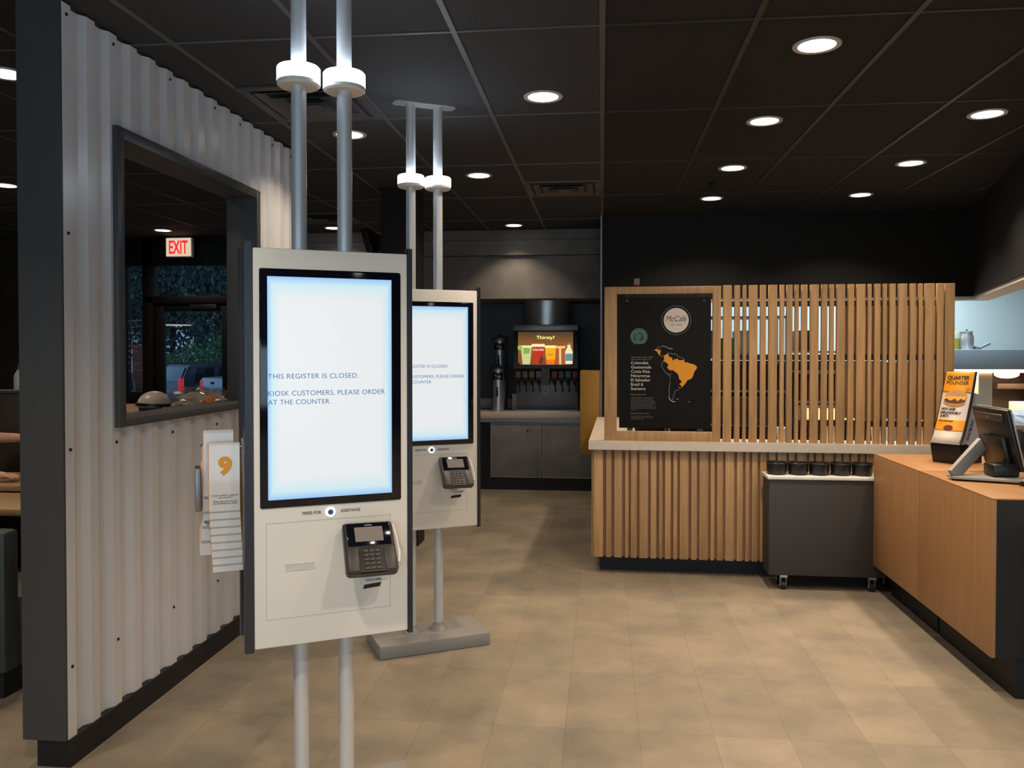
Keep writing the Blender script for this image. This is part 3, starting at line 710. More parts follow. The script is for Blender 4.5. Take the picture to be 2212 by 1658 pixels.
# thermostat on the bulkhead
t = thing('wall_sensor', 'small grey wall box with red stripe on the black wall above the poster', 'wall sensor', (.335, 8.1, 2.225))
bx('body', M_txtdim, (-.028, -.012, 0), (.028, .0, .06), t, .003); bx('stripe', mat('red stripe', (.25, .015, .012), .5), (-.028, -.013, -.012), (.028, 0, .0), t, .002)

# ================================================================= SLATTED SERVICE COUNTER
SA = R(-1.0)
t = thing('service_counter', 'long counter clad in vertical oak slats with pale stone top and black kick', 'counter', (0, 5.86, 0), SA)
cl = t
bm = B(); prism(bm, [(-.092, -.035), (2.45, -.035), (2.45, .24), (.25, .24), (.25, 2.14), (-.082, 2.14)], .885, .945, 'z'); bmesh.ops.bevel(bm, geom=list(bm.edges), offset=.003, segments=2, affect='EDGES'); build('countertop', bm, M_stone, t)
bm = B(); box(bm, (-.05, .022, .125), (2.44, .22, .884)); box(bm, (-.05, .22, .125), (.23, 2.1, .884)); build('backing_panel', bm, M_slatback, t)
bm = B(); box(bm, (-.015, .13, 0), (2.44, .215, .126)); box(bm, (-.015, .215, 0), (.21, 2.08, .126)); build('toe_kick', bm, M_black, t)
gaps = [(.010,.032),(.069,.089),(.144,.165),(.190,.205),(.247,.265),(.325,.343),(.383,.401),(.425,.442),(.482,.500),(.528,.544),(.605,.623),(.662,.679),(.739,.756),(.782,.799),(.840,.856),(.916,.935),(.974,.992),(1.019,1.037),(1.074,1.092),(1.132,1.15),(1.195,1.207),(1.268,1.283),(1.322,1.338),(1.401,1.417),(1.448,1.462),(1.504,1.518),(1.578,1.594),(1.629,1.643),(1.680,1.695),(1.736,1.752),(1.782,1.796),(1.86,1.876),(1.92,1.936),(1.975,1.99),(2.05,2.066),(2.12,2.136),(2.18,2.196),(2.26,2.276),(2.33,2.346)]
xs = [-.056] + [v for g in gaps for v in g] + [2.42]
for i in range(0, len(xs), 2):
    bm = B(); box(bm, (xs[i], 0, .120), (xs[i+1], .022, .884), .0015); build('slat', bm, M_slatlow, t)
for i, y in enumerate(range(12)):
    bm = B(); box(bm, (-.072, .03 + i*.17, .120), (-.05, .03 + i*.17 + .125, .884), .0015); build('side_slat', bm, M_slatlow, t)
# slatted screen on the counter
t = thing('slatted_screen', 'open screen of upright oak slats with a framed bay, standing on the stone counter', 'screen', (0, 5.92, .945), SA)
H = 1.09
bm = B(); box(bm, (.019, -.02, 0), (.107, .02, H), .002); box(bm, (.772, -.02, 0), (.828, .02, H), .002); box(bm, (.107, -.02, 0), (.772, .02, .066), .002); box(bm, (.107, -.02, H-.05), (.772, .02, H), .002)
build('bay_frame', bm, M_slat, t)
ss = [(.843,.902),(.921,.958),(.977,1.001),(1.020,1.076),(1.095,1.133),(1.151,1.209),(1.228,1.256),(1.272,1.311),(1.328,1.353),(1.372,1.410),(1.430,1.486),(1.504,1.543),(1.559,1.587),(1.604,1.660),(1.680,1.719),(1.735,1.793),(1.810,1.833),(1.853,1.891),(1.908,1.934),(1.951,1.989),(2.007,2.065),(2.084,2.122),(2.139,2.164),(2.180,2.241),(2.257,2.299),(2.307,2.370)]
for a, b in ss:
    bm = B(); box(bm, (a, -.02, 0), (b, .012, H + .004), .002); build('slat', bm, M_slat, t)
for z in (.945, .572, .115):
    bm = B(); box(bm, (.80, .012, z), (2.36, .03, z + .04)); build('cross_rail', bm, M_black, t)
for z0, z1 in ((.612, .945), (.172, .560)):
    bm = B(); box(bm, (1.655, .0125, z0), (2.30, .026, z1), .001); build('infill_board', bm, M_slat, t)
# poster
PS = 5.93 / 1780 * 1.004
t = thing('menu_poster', 'black coffee poster with round white logo and orange map, hung in the oak bay', 'poster', (.4425, 5.905, 1.497), SA)
def pp(x, y): return ((x - 1437) * .003243, -(y - 784) * .00328)
q0 = pp(1338.5, 925); q1 = pp(1535, 643)
bx('board', mat('black poster board', (.0065, .0065, .007), .75, spec=.2), (q0[0], -.004, q0[1]), (q1[0], .004, q1[1]), t, .001)
bm = B()
for x, y in ((1355, 650), (1520, 651)): p = pp(x, y); cyl(bm, (p[0], -.010, p[1]), (p[0], 0, p[1]), .010, seg=14)
for x in (1362, 1513):
    p = pp(x, 927); box(bm, (p[0]-.02, -.008, p[1]-.012), (p[0]+.02, .008, p[1]+.006))
for x in (1357, 1518):
    p = pp(x, 640); box(bm, (p[0]-.004, -.002, p[1]-.012), (p[0]+.004, .002, p[1]+.012))
build('hanger_clip', bm, M_blackpl, t)
lg = None
def disc(name, m, cx, cy, r, y0, y1, n=48, par=None, inner=None):
    bm = B(); p = pp(cx, cy); R_ = r * .00326
    if inner is None:
        prism(bm, [(p[0] + R_*math.cos(2*math.pi*i/n), p[1] + R_*math.sin(2*math.pi*i/n)) for i in range(n)], y0, y1, 'y')
    else:
        ri = inner * .00326
        for i in range(n):
            a, b = 2*math.pi*i/n, 2*math.pi*(i+1)/n
            prism(bm, [(p[0]+R_*math.cos(a), p[1]+R_*math.sin(a)), (p[0]+R_*math.cos(b), p[1]+R_*math.sin(b)), (p[0]+ri*math.cos(b), p[1]+ri*math.sin(b)), (p[0]+ri*math.cos(a), p[1]+ri*math.sin(a))], y0, y1, 'y')
    return build(name, bm, m, par or t)
lg = disc('logo_disc', mat('warm white print', (.62, .54, .48), .5), 1461, 692.5, 26.6, -.0062, -.004)
disc('logo_ring', mat('grey ring print', (.16, .16, .16), .5), 1461, 692.5, 31.6, -.0055, -.004, par=lg, inner=30.7)
p = pp(1461, 695); text('lettering', 'McCafé', M_txtblack, lg, p[0], p[1], .040, .142, -.0062, -.004, 'CENTER', shear=.25)
p = pp(1461, 704.5); text('lettering', 'EST. 1993', M_txtdim, lg, p[0], p[1], .0135, .072, -.0062, .01, 'CENTER')
# green certification seal
bm = B(); p = pp(1381, 727.5); rr = .062; pts = []
for i in range(72):
    a = 2*math.pi*i/72; q = rr * (1.0 if i % 2 else .93); pts.append((p[0] + q*math.cos(a), max(p[1] - .052, p[1] + q*math.sin(a))))
prism(bm, pts, -.0055, -.004, 'y'); sl = build('seal', bm, mat('muted green print', (.055, .125, .10), .5), t)
bm = B()
def blob(pts): prism(bm, [(p[0] + a*.001, p[1] + b*.001) for a, b in pts], -.0068, -.0055, 'y')
blob([(-32, -22), (-22, -30), (-14, -26), (-24, -12), (-26, 4), (-18, 18), (-26, 20), (-34, 8), (-36, -8)])
blob([(-10, 26), (6, 30), (20, 22), (22, 12), (10, 16), (-2, 20)])
blob([(26, 16), (34, 4), (34, -12), (24, -26), (10, -32), (2, -24), (8, -14), (18, -6), (14, 4), (20, 10)])
build('seal_figure', bm, mat('dark green print', (.012, .035, .028), .5), sl)
# writing
def pt(body, x, y, capx, wpx, m, bold=0.0):
    q = pp(x, y); text('lettering', body, m, t, q[0], q[1], capx * .00328, wpx * .003243 if wpx else None, -.004, bold, thick=.0010)
pt('Our Arabica bean coffee', 1364, 773, 2.7, 48, M_txtdim, .012); pt('comes from regions of', 1364, 777.8, 2.7, 43, M_txtdim, .012)
for s, y, w in (('Colombia', 786.8, 38), ('Guatemala', 796.1, 44), ('Costa Rica', 805.4, 41), ('Nicaragua', 814.7, 41), ('El Salvador', 824, 42), ('Brazil &', 833.4, 27), ('Sumatra', 842.6, 32)): pt(s, 1364, y, 6.0, w, M_txtwhite, .014)
pt('Buying Certified Coffee', 1364, 853.5, 2.4, 33, M_txtdim, .012)
for i, s in enumerate(('Coffee is often grown in the shade of trees', 'on small farms, where the soil is looked after', 'and the people who pick it are paid with care.', 'We buy beans from farms that are certified, so', 'that the forests, the rivers and the wildlife are', 'protected while the growers learn better ways', 'to work the land and to keep their families', 'healthy. Every cup that you drink helps to make', 'those farms stronger and the coffee even better', 'tomorrow.')):
    pt(s, 1364, 859.6 + i * 2.95, 1.7, [49, 48, 51, 53, 54, 54, 49, 55, 55, 12][i], M_txtdim)
pt('Investing in Farmer Training', 1364, 894.4, 2.4, 39, M_txtdim, .012)
for i, s in enumerate(('We also help farmers learn new skills so', 'that they can grow better coffee for years', 'and keep improving.')): pt(s, 1364, 900.2 + i * 3.0, 1.7, [46, 49, 28][i], M_txtdim)
# map, points taken in a 2094 px wide view of the poster
def mp_(pts): return [pp(1320 + a / 8.725, 760 + b / 8.725) for a, b in pts]
bm = B()
sa = [(1000,75),(1040,55),(1068,30),(1092,60),(1100,95),(1150,105),(1165,150),(1190,170),(1200,135),(1240,140),(1255,122),(1275,155),(1330,160),(1375,150),(1390,185),(1405,210),(1440,195),(1490,220),(1560,235),(1605,265),(1622,295),(1600,335),(1565,385),(1550,450),(1515,505),(1440,535),(1415,580),(1385,620),(1345,660),(1320,630),(1292,606),(1335,575),(1325,540),(1285,505),(1285,460),(1250,400),(1215,380),(1175,345),(1130,350),(1085,325),(1062,290),(1095,245),(1060,215),(1025,190),(990,175),(1010,140)]
prism(bm, mp_(sa), -.0055, -.004, 'y'); map_ = build('map_fill', bm, mat('orange map print', lin('#dc9630'), .6, spec=.2), t)
bm = B(); ca = [(818,-30),(850,-45),(875,-52),(905,-32),(950,-28),(938,5),(930,45),(945,75),(925,70),(895,35),(870,-5),(840,-22)]
prism(bm, mp_(ca), -.0055, -.004, 'y'); build('isthmus_fill', bm, MATS['orange map print'], map_)
M_mapline = mat('pale map line', (.30, .30, .31), .6)
def line(pts, r=.0016):
    bm = B(); tube(bm, [(a, -.0045, b) for a, b in mp_(pts)], r, 6); build('map_outline', bm, M_mapline, map_)
line([(990,180),(965,200),(972,235),(955,265),(990,320),(1035,390),(1110,445),(1122,480),(1115,600),(1105,700),(1100,770)])
line([(1102,770),(1108,800),(1098,840),(1112,890),(1150,930),(1190,942),(1220,935)], .0038)
line([(1160,910),(1180,870),(1195,845),(1180,820),(1210,780),(1205,745),(1240,725),(1285,710),(1300,680),(1280,650)])
line([(1300,672),(1335,675),(1345,655)]); line([(940,80),(965,90),(998,70)]); line([(1072,28),(1110,25),(1160,45),(1200,40),(1240,55),(1270,90),(1330,110),(1370,125),(1390,165)])
line([(868,-55),(880,-85),(915,-98),(925,-78),(912,-45)]); line([(945,-98),(985,-108),(1020,-100),(1060,-80),(1085,-68)], .003); line([(1085,-58),(1130,-62),(1165,-50)], .0034); line([(1240,885),(1280,890)], .003); line([(1465,930),(1485,942)], .003); line([(1115,410),(1138,425)], .003)

# ================================================================= BIN CART
t = thing('tray_cart', 'dark taupe box cart on casters with white rim, parked before the slatted counter', 'cart', (1.10, 5.58, 0))
bm = B(); box(bm, (0, .0, .10), (.90, .205, .735), .003); build('body', bm, M_cart, t)
bm = B(); box(bm, (-.012, -.012, .735), (.91, .213, .757), .004); build('rim', bm, M_white, t)
for x, y in ((.10, .04), (.665, .04), (.10, .165), (.80, .165)):
    c = bpy.data.objects.new('caster', None); COL.objects.link(c); c.parent = t; c.location = (x, y, 0)
    bm = B(); cyl(bm, (-.014, 0, .030), (.014, 0, .030), .030, seg=24); build('wheel', bm, M_blackpl, c)
    bm = B()
    for sx in (-1, 1): prism(bm, [(-.012, .02), (.012, .02), (.026, .085), (-.026, .085)], sx*.018 - .0015, sx*.018 + .0015, 'x')
    box(bm, (-.024, -.028, .083), (.024, .028, .1)); build('fork', bm, M_steel, c)
    bm = B(); cyl(bm, (-.022, 0, .03), (.022, 0, .03), .006, seg=10); build('axle', bm, M_steel, c)
nb = ['leftmost', 'second from the left', 'middle', 'fourth from the left', 'rightmost']
for i in range(5):
    o = thing('round_bin', 'black round container in the cart rim, %s of the five' % nb[i], 'container', (1.10 + .0555 + .1375*i + .012, 5.672, .757), 0, 'black containers in the cart')
    bm = B(); lathe(bm, [(.060, .001), (.062, .004), (.066, .072), (.067, .080), (.064, .080), (.061, .070), (.055, .01), (0, .008), (0, .001), (.060, .001)], seg=32); build('shell', bm, M_blackpl, o)
    bm = B(); lathe(bm, [(.0655, .070), (.0685, .071), (.0685, .079), (.066, .081), (.0655, .070)], seg=32); build('rolled_rim', bm, mat('bin rim', (.02, .02, .021), .3), o)

# ================================================================= RIGHT COUNTER (two oak units)
def unit(y0, y1, label, endblack=False):
    t = thing('counter_unit', label, 'counter', (1.757, y0, 0), 0, 'oak veneered counter units')
    L_ = y1 - y0
    bm = B(); box(bm, (0, 0, .190), (.018, L_, .908), .001); build('front_panel', bm, M_cntwood, t)
    bm = B(); box(bm, (0, 0, .908), (.64, L_, .915), .001); build('worktop', bm, M_top, t)
    bm = B(); box(bm, (.018, .0, .190), (.62, L_ - .001, .907)); build('carcass', bm, M_black, t)
    bm = B(); box(bm, (.115, .02, 0), (.58, L_, .19)); build('toe_kick', bm, M_black, t)
    return t
unit(3.925, 4.791, 'near oak counter unit with black end panel at the right edge')
unit(4.799, 5.562, 'far oak counter unit carrying the napkin holder, next to the dark cart')
t = thing('ledge_bracket', 'off-white corner of a low ledge beside the black end of the oak counter', 'ledge', (1.93, 3.60, .70))
bx('ledge_top', M_stone, (.0, -.25, .03), (.9, .28, .075), t, .005); bx('ledge_support', M_white, (.012, -.2, -.04), (.88, .27, .03), t, .004); bx('ledge_leg', M_black, (.3, -.15, -.70), (.8, .25, -.04), t)

# ================================================================= NAPKIN HOLDER
t = thing('napkin_dispenser', 'napkin dispenser with a curved burger advert on its front, beside the till monitor', 'napkin dispenser', (2.045, 5.13, .915), R(-53))
w2 = .09
bm = B(); prism(bm, [(-.01, .0), (.19, .0), (.19, .05), (.03, .12), (-.03, .115), (-.035, .10)], -w2, w2, 'x'); build('base', bm, M_blackpl, t)
def curve(v):   # v 0 bottom .. 1 top: (y, z) of the advert face
    z = .118 + .425 * v; y = -.045 + .165 * (v ** .72); return y, z
bm = B()
n = 14; prof = [curve(i / n) for i in range(n + 1)]
prism(bm, [(y, z) for y, z in prof] + [(y + .012, z) for y, z in reversed(prof)], -w2 - .004, w2 + .004, 'x'); build('advert_back', bm, M_blackpl, t)
bm = B(); prism(bm, [(prof[0][0]+.012, .12)] + [(y + .012, z) for y, z in prof[1:11]] + [(.20, .40), (.20, .05)], -w2 + .004, w2 - .004, 'x'); hs = build('white_housing', bm, mat('pale grey housing', (.50, .53, .55), .4), t)
text('lettering', 'NAPKINS', M_txtblack, hs, 0, 0, .026, .135, 0, -.01, mx=T(w2 - .0035, .055, .135) @ Matrix.Rotation(R(90), 4, 'Z') @ Matrix.Rotation(R(-64), 4, 'Y'), shear=.2)
def patch(name, pts, m, lift=.002, parent=None, sub=None):
    """flat print following the curved advert; pts in (u 0..1, v 0..1)"""
    bm = B()
    vs = []
    for u, v in pts:
        y, z = curve(v); vs.append(bm.verts.new(((u - .5) * 2 * w2, y - lift, z)))
    bm.faces.new(vs); bmesh.ops.triangulate(bm, faces=bm.faces)
    r = bmesh.ops.extrude_face_region(bm, geom=list(bm.faces))
    for v in r['geom']:
        if isinstance(v, bmesh.types.BMVert): v.co.y += .0008
    return build(name, bm, m, parent or t, smooth=0)
def band(u0, u1, v0, v1, k=8): return [(u0, v0)] + [(u1, v0 + (v1 - v0) * i / k) for i in range(k + 1)] + [(u0, v0 + (v1 - v0) * i / k) for i in range(k, 0, -1)]
def strip(name, u0, u1, v0, v1, m, lift, parent=None, k=10):
    bm = B(); A = []; 
    for i in range(k + 1):
        y, z = curve(v0 + (v1 - v0) * i / k); A.append((bm.verts.new(((u0-.5)*2*w2, y - lift, z)), bm.verts.new(((u1-.5)*2*w2, y - lift, z))))
    for a, b in zip(A, A[1:]): bm.faces.new((a[0], a[1], b[1], b[0]))
    o = build(name, bm, m, parent or t, smooth=60); s = o.modifiers.new('t', 'SOLIDIFY'); s.thickness = .0008; return o
M_ador = mat('advert orange', lin('#e89a22'), .4); M_adw = mat('advert white', (.68, .60, .55), .4)
ad = strip('advert_sheet', .02, .98, .005, .995, M_adw, .0025)
strip('orange_top', .02, .98, .70, .995, M_ador, .0034, ad); strip('orange_band', .02, .98, .175, .335, M_ador, .0034, ad)
def adtext(body, u, v, h, w, m, bold=0.0, slope=None):
    y, z = curve(v); y2, z2 = curve(min(1, v + .06)); a = math.atan2(y2 - y, z2 - z)
    text('lettering', body, m, ad, (u - .5) * 2 * w2, 0, h, w, -.0045, bold, mx=T(0, y, z) @ Matrix.Rotation(-a, 4, 'X'))
M_adtxt = mat('advert brown text', (.045, .03, .015), .5)
adtext('QUARTER', .10, .885, .022, .136, M_adtxt, .03); adtext('POUNDER', .10, .815, .022, .136, M_adtxt, -.005)
adtext('HOT AND', .09, .455, .014, .086, M_txtblack, .03); adtext('DELICIOUSLY', .09, .405, .014, .125, M_txtblack, .03); adtext('JUICY.', .09, .358, .014, .056, M_txtblack, .03)
adtext('100% FRESH BEEF', .10, .300, .006, .085, M_adtxt, .02)
def ell(cu, cv, ru, rv, a0=0, a1=360, n=20): return [(cu + ru*math.cos(R(a0 + (a1-a0)*i/n)), cv + rv*math.sin(R(a0 + (a1-a0)*i/n))) for i in range(n + 1)]
patch('bun_picture', ell(.50, .640, .38, .105, 0, 180) , mat('bun', (.50, .24, .08), .5), .0060, ad)
for k in range(12):
    a_ = R(25 + 130 * k / 11); patch('sesame_picture', ell(.50 + .27*math.cos(a_)*(1 if k % 2 else .6), .645 + .075*math.sin(a_)*(1 if k % 2 else .65), .018, .006, 0, 360, 6), mat('sesame', (.70, .48, .25), .5), .0085, ad)
patch('cheese_picture', [(.14,.655),(.86,.655),(.86,.62),(.80,.60),(.70,.625),(.6,.585),(.5,.62),(.35,.59),(.2,.62),(.14,.60)], mat('cheese', (.75, .36, .06), .5), .0095, ad)
patch('patty_picture', ell(.48, .600, .36, .042), mat('patty', (.09, .030, .012), .5), .0075, ad)
patch('bun_base_picture', ell(.48, .575, .37, .065, 180, 360), mat('bun base', (.42, .17, .05), .5), .0060, ad)
patch('small_burger_picture', ell(.46, .215, .16, .04), mat('small burger', (.14, .025, .012), .4), .0050, ad)
patch('flag_picture', [(.80,.76),(.92,.78),(.90,.72),(.80,.70)], mat('flag', (.35, .16, .03), .5), .0046, ad)

# ================================================================= TILL MONITOR
t = thing('till_monitor', 'black till monitor turned away on a grey metal stand on the oak counter', 'monitor', (2.02, 4.50, .915), R(-90))
# local: X = towards the viewer along the counter (-Y room), -Y = room -X
lean = R(-13)
mm = T(-.10, .10, .045) @ Matrix.Rotation(-lean, 4, 'X')
def leanbox(name, lo, hi, m, bev=.0):
    bm = B(); box(bm, lo, hi, bev, mx=mm); return build(name, bm, m, t)
leanbox('shell', (-.24, -.0, .0), (.16, .022, .325), M_blackpl, .010)
leanbox('edge_trim', (-.242, .019, -.002), (.162, .028, .327), M_steel, .008)
leanbox('screen_glass', (-.235, .027, .005), (.155, .030, .320), M_blackgl)
lb = leanbox('logo_bar', (-.20, -.010, .262), (.11, .002, .300), mat('bar grey', (.035, .034, .034), .4), .004)
leanbox('rear_hump', (-.13, -.03, .02), (.10, .002, .18), M_blackpl, .012)
text('emblem', 'OO', M_txtdim, lb, -.045, .274, .011, .026, -.010, .01, 'CENTER', mx=mm)
bm = B()
leg = [(-.10, -.02, .175), (.02, -.215, .018)]
d_ = Vector(leg[1]) - Vector(leg[0])
q_ = d_.to_track_quat('Z', 'Y').to_matrix().to_4x4()
box(bm, (-.012, -.038, 0), (.012, .038, d_.length), .004, mx=T(*leg[0]) @ q_); build('stand_leg', bm, M_basegrey, t)
bm = B(); prism(bm, [(-.02, -.225), (.06, -.225), (.17, .06), (.19, .12), (.10, .14), (-.08, .05), (-.06, -.10)], .010, .020, 'z'); build('stand_base', bm, M_basegrey, t)
for x, y in ((.015, -.20), (.155, .08), (-.05, .02)):
    bm = B(); cyl(bm, (x, y, 0), (x, y, .012), .013, seg=14); build('rubber_foot', bm, M_blackpl, t)
bm = B(); box(bm, (-.06, -.03, .02), (.06, .10, .085), .012); build('hinge_block', bm, M_blackpl, t)
t2 = thing('binder_clip', 'small black binder clip lying on the oak counter by the monitor stand', 'clip', (2.068, 4.30, .915), R(20))
bm = B(); prism(bm, [(-.012, 0), (.012, 0), (.008, .020), (-.008, .020)], -.014, .014, 'x'); build('clip_body', bm, M_blackpl, t2)
bm = B(); tube(bm, [(-.008, 0, .019), (-.009, 0, .036), (-.004, 0, .042), (.004, 0, .042), (.009, 0, .036), (.008, 0, .019)], .0012, 6); build('clip_wire', bm, M_blackpl, t2)
# printer and tray with crumpled paper behind the monitor
t = thing('receipt_printer', 'black receipt printer on a grey shelf behind the till monitor', 'printer', (2.72, 5.30, .915), R(-90))
bx('body', M_blackpl, (-.16, -.12, .0), (.16, .14, .17), t, .01); bx('top_cover', mat('printer grey', (.05, .05, .052), .4), (-.14, -.08, .17), (.12, .12, .19), t, .006)
bm = B(); cyl(bm, (.06, -.125, .05), (.06, -.118, .05), .010, seg=12); build('button', bm, M_white, t)
bx('shelf', M_steeld, (-.4, -.16, -.03), (.4, .2, -.0), t); bm = B()
for x in (-.36, .36): box(bm, (x-.015, -.13, -.915), (x+.015, -.10, -.03))
build('leg', bm, M_steeld, t)
random.seed(12)
def crumple(bm, c, r, amp, seed, sub=4):
    random.seed(seed); rr = bmesh.ops.create_icosphere(bm, subdivisions=sub, radius=1.0)
    from mathutils import noise
    for v in rr['verts']:
        n = noise.noise(v.co * 2.2 + Vector((seed, 0, 0))) + .5 * noise.noise(v.co * 5 + Vector((0, seed, 0)))
        f = 1 + amp * n; v.co = Vector((v.co.x * r[0] * f + c[0], v.co.y * r[1] * f + c[1], max(v.co.z * r[2] * f, -r[2] * .62) + c[2]))
t = thing('wrapped_tray', 'white oval tray holding crumpled blue paper at the right edge behind the monitor', 'tray', (2.60, 5.36, 1.105), R(-30))
bm = B(); lathe(bm, [(0, .002), (.13, .002), (.18, .03), (.185, .032), (.185, .036), (.178, .035), (.128, .008), (0, .008)], seg=36); build('tray', bm, M_white, t)
bm = B(); crumple(bm, (0, 0, .055), (.12, .10, .055), .30, 5); build('paper', bm, mat('blue white paper', (.35, .50, .75), .6), t, smooth=20)

# ================================================================= DINING SIDE: HIGH TABLE, HELMET, BAG, PENDANT
t = thing('high_table', 'oak topped high table behind the wall opening carrying a hard hat', 'table', (-3.75, 6.85, 0))
bx('tabletop', M_tabletop, (-1.45, -.42, 1.035), (1.1, .62, 1.075), t, .004)
for x in (-1.1, .8):
    bm = B(); cyl(bm, (x, .1, .02), (x, .1, 1.035), .035); cyl(bm, (x, .1, 0), (x, .1, .02), .24, .22, 28); build('pedestal', bm, M_black, t)
def at(px, py, z):
    return None
t = thing('hard_hat', 'white hard hat with black strap lying on the high table behind the wall opening', 'hard hat', (-3.775, 6.62, 1.075), R(18))
bm = B(); prof = [(.128, .035), (.130, .05)] + [(.125*math.cos(R(a)), .055 + .112*math.sin(R(a))) for a in range(6, 90, 7)] + [(0, .167)]
lathe(bm, prof, seg=36)
for v in bm.verts: v.co.x *= 1.08
build('shell', bm, mat('cream hat', (.60, .52, .42), .35), t)
bm = B(); prism(bm, [(.115*1.08*math.cos(R(a)), .125*math.sin(R(a))) for a in range(-70, 71, 10)] + [(.20*math.cos(R(a)), .105*math.sin(R(a))) for a in range(70, -71, -10)], .024, .034, 'z'); build('brim', bm, MATS['cream hat'], t)
bm = B()
for z0, z1, r in ((.040, .066, .134),):
    lathe(bm, [(r, z0), (r + .004, z0), (r + .002, z1), (r - .004, z1), (r, z0)], seg=36)
for v in bm.verts: v.co.x *= 1.08; v.co.z += v.co.x * -.05
build('strap', bm, M_blackpl, t)
bm = B(); lathe(bm, [(.110, .0), (.122, .0), (.126, .036), (.114, .036), (.110, 0)], seg=36); build('suspension', bm, M_brown, t)
bm = B(); box(bm, (.14, -.05, .015), (.20, .05, .07), .012); build('ratchet', bm, M_brown, t)
t = thing('plastic_bag', 'clear plastic bag holding an orange and white wrapped meal, right of the hard hat', 'bag', (-3.33, 6.55, 1.075), R(8))
bm = B(); crumple(bm, (0, 0, .075), (.20, .13, .085), .35, 3); build('wrapped_meal', bm, mat('paper cream', (.56, .45, .35), .7), t, smooth=20)
bm = B(); crumple(bm, (.10, -.04, .085), (.075, .10, .055), .35, 9, 3); build('orange_print', bm, mat('orange wrapper', (.75, .22, .05), .6), t, smooth=20)
mb = bpy.data.materials.new('clear film'); mb.use_nodes = True; nt = mb.node_tree; nt.nodes.remove(nt.nodes['Principled BSDF'])
tr = nt.nodes.new('ShaderNodeBsdfTransparent'); gl = nt.nodes.new('ShaderNodeBsdfGlossy'); gl.inputs['Roughness'].default_value = .12; gl.inputs[0].default_value = (.85, .82, .8, 1); mx_ = nt.nodes.new('ShaderNodeMixShader'); mx_.inputs[0].default_value = .22
nt.links.new(tr.outputs[0], mx_.inputs[1]); nt.links.new(gl.outputs[0], mx_.inputs[2]); nt.links.new(mx_.outputs[0], nt.nodes['Material Output'].inputs['Surface'])
bm = B(); crumple(bm, (.01, 0, .085), (.25, .15, .115), .42, 21); build('film', bm, mb, t, smooth=15)
bm = B(); crumple(bm, (-2.93, 6.68, 1.105), (.13, .10, .045), .3, 31, 3)
tag(build('paper_bag', bm, mat('brown paper', (.13, .07, .04), .8), None, smooth=20), 'crumpled brown paper bag on the high table right of the plastic bag', 'bag')
t = thing('pendant_lamp', 'shallow round white pendant lamp over the dining tables, mirrored in the door glass', 'lamp', (-6.2, 7.0, 1.96))
bm = B(); lathe(bm, [(0, .0), (.27, .0), (.30, .012), (.30, .02), (.06, .09), (.02, .10), (0, .10)], seg=40); build('shade', bm, M_white, t)
bm = B(); lathe(bm, [(0, -.006), (.27, -.006), (.27, -.001), (0, -.001)], seg=40); build('diffuser', bm, emit('pendant glow', (1.0, .85, .6), 7.0), t)
bm = B(); cyl(bm, (0, 0, .10), (0, 0, CE - 1.96), .006, seg=8); build('cord', bm, M_blackpl, t)

# ================================================================= DINING SIDE: BOOTH, TABLES, PERSON
t = thing('booth_bench', 'grey green vinyl bench back at the lower left edge, beside the charcoal column', 'bench', (-2.95, 3.42, 0))
bx('backrest', M_bench, (-1.0, 0, .12), (.28, .10, .765), t, .02); bx('seat', M_bench, (-1.0, .10, .12), (.28, .50, .45), t, .02); bx('plinth', M_black, (-.98, .03, 0), (.25, .46, .12), t)
def table(x, y, label, wx=.75, wy=.36):
    t = thing('dining_table', label, 'table', (x, y, 0), 0, 'oak dining tables')
    bm = B(); box(bm, (-wx, -wy, .705), (wx, wy, .742), .006); build('tabletop', bm, M_tabletop, t)
    bm = B(); cyl(bm, (0, 0, .02), (0, 0, .705), .035); build('pedestal', bm, M_black, t)
    bm = B(); cyl(bm, (0, 0, 0), (0, 0, .02), .26, .24, 28); build('foot_plate', bm, M_black, t)
    return t
table(-3.75, 4.28, 'oak dining table nearest, at the left edge behind the grey green bench', .75, .24)
table(-3.55, 5.02, 'second oak dining table behind, on which the seated person rests a hand', .62, .27)
t = thing('booth_divider', 'dark brown booth divider with a bottle on top, behind the seated person', 'booth', (-4.1, 5.62, 0))
bx('panel', M_brown, (-2.2, 0, 0), (.35, .12, 1.27), t, .006); bx('cap_rail', M_charc, (-2.21, -.01, 1.27), (.36, .13, 1.292), t, .004)
t = thing('water_bottle', 'small clear bottle with dark cap standing on the brown booth divider', 'bottle', (-4.30, 5.68, 1.292))
bm = B(); lathe(bm, [(0, 0), (.032, 0), (.034, .01), (.034, .095), (.028, .12), (.015, .14), (.015, .155), (0, .155)], seg=20); build('body', bm, mat('cloudy plastic', (.50, .48, .46), .25), t)
bm = B(); cyl(bm, (0, 0, .152), (0, 0, .185), .019, seg=16); build('cap', bm, M_blackpl, t)
t = thing('person', 'seated person in a black shirt at the left edge, one hand on the table', 'person', (-4.45, 5.0, 0))
def skin(name, verts, edges, rads, m, parent, sub=2, root=0):
    me = bpy.data.meshes.new(name); me.from_pydata(verts, edges, []); me.update()
    o = bpy.data.objects.new(name, me); COL.objects.link(o); o.parent = parent
    sk = o.modifiers.new('skin', 'SKIN'); sk.use_smooth_shade = True
    for i, r in enumerate(rads):
        d = me.skin_vertices[0].data[i]; r2 = r if isinstance(r, tuple) else (r, r); d.radius = r2; d.use_root = (i == root)
    if sub: s = o.modifiers.new('sub', 'SUBSURF'); s.levels = sub; s.render_levels = sub
    dg = bpy.context.evaluated_depsgraph_get(); dg.update()
    me2 = bpy.data.meshes.new_from_object(o.evaluated_get(dg)); o.modifiers.clear(); o.data = me2; bpy.data.meshes.remove(me)
    me2.shade_smooth(); me2.materials.clear(); me2.materials.append(m)
    return o
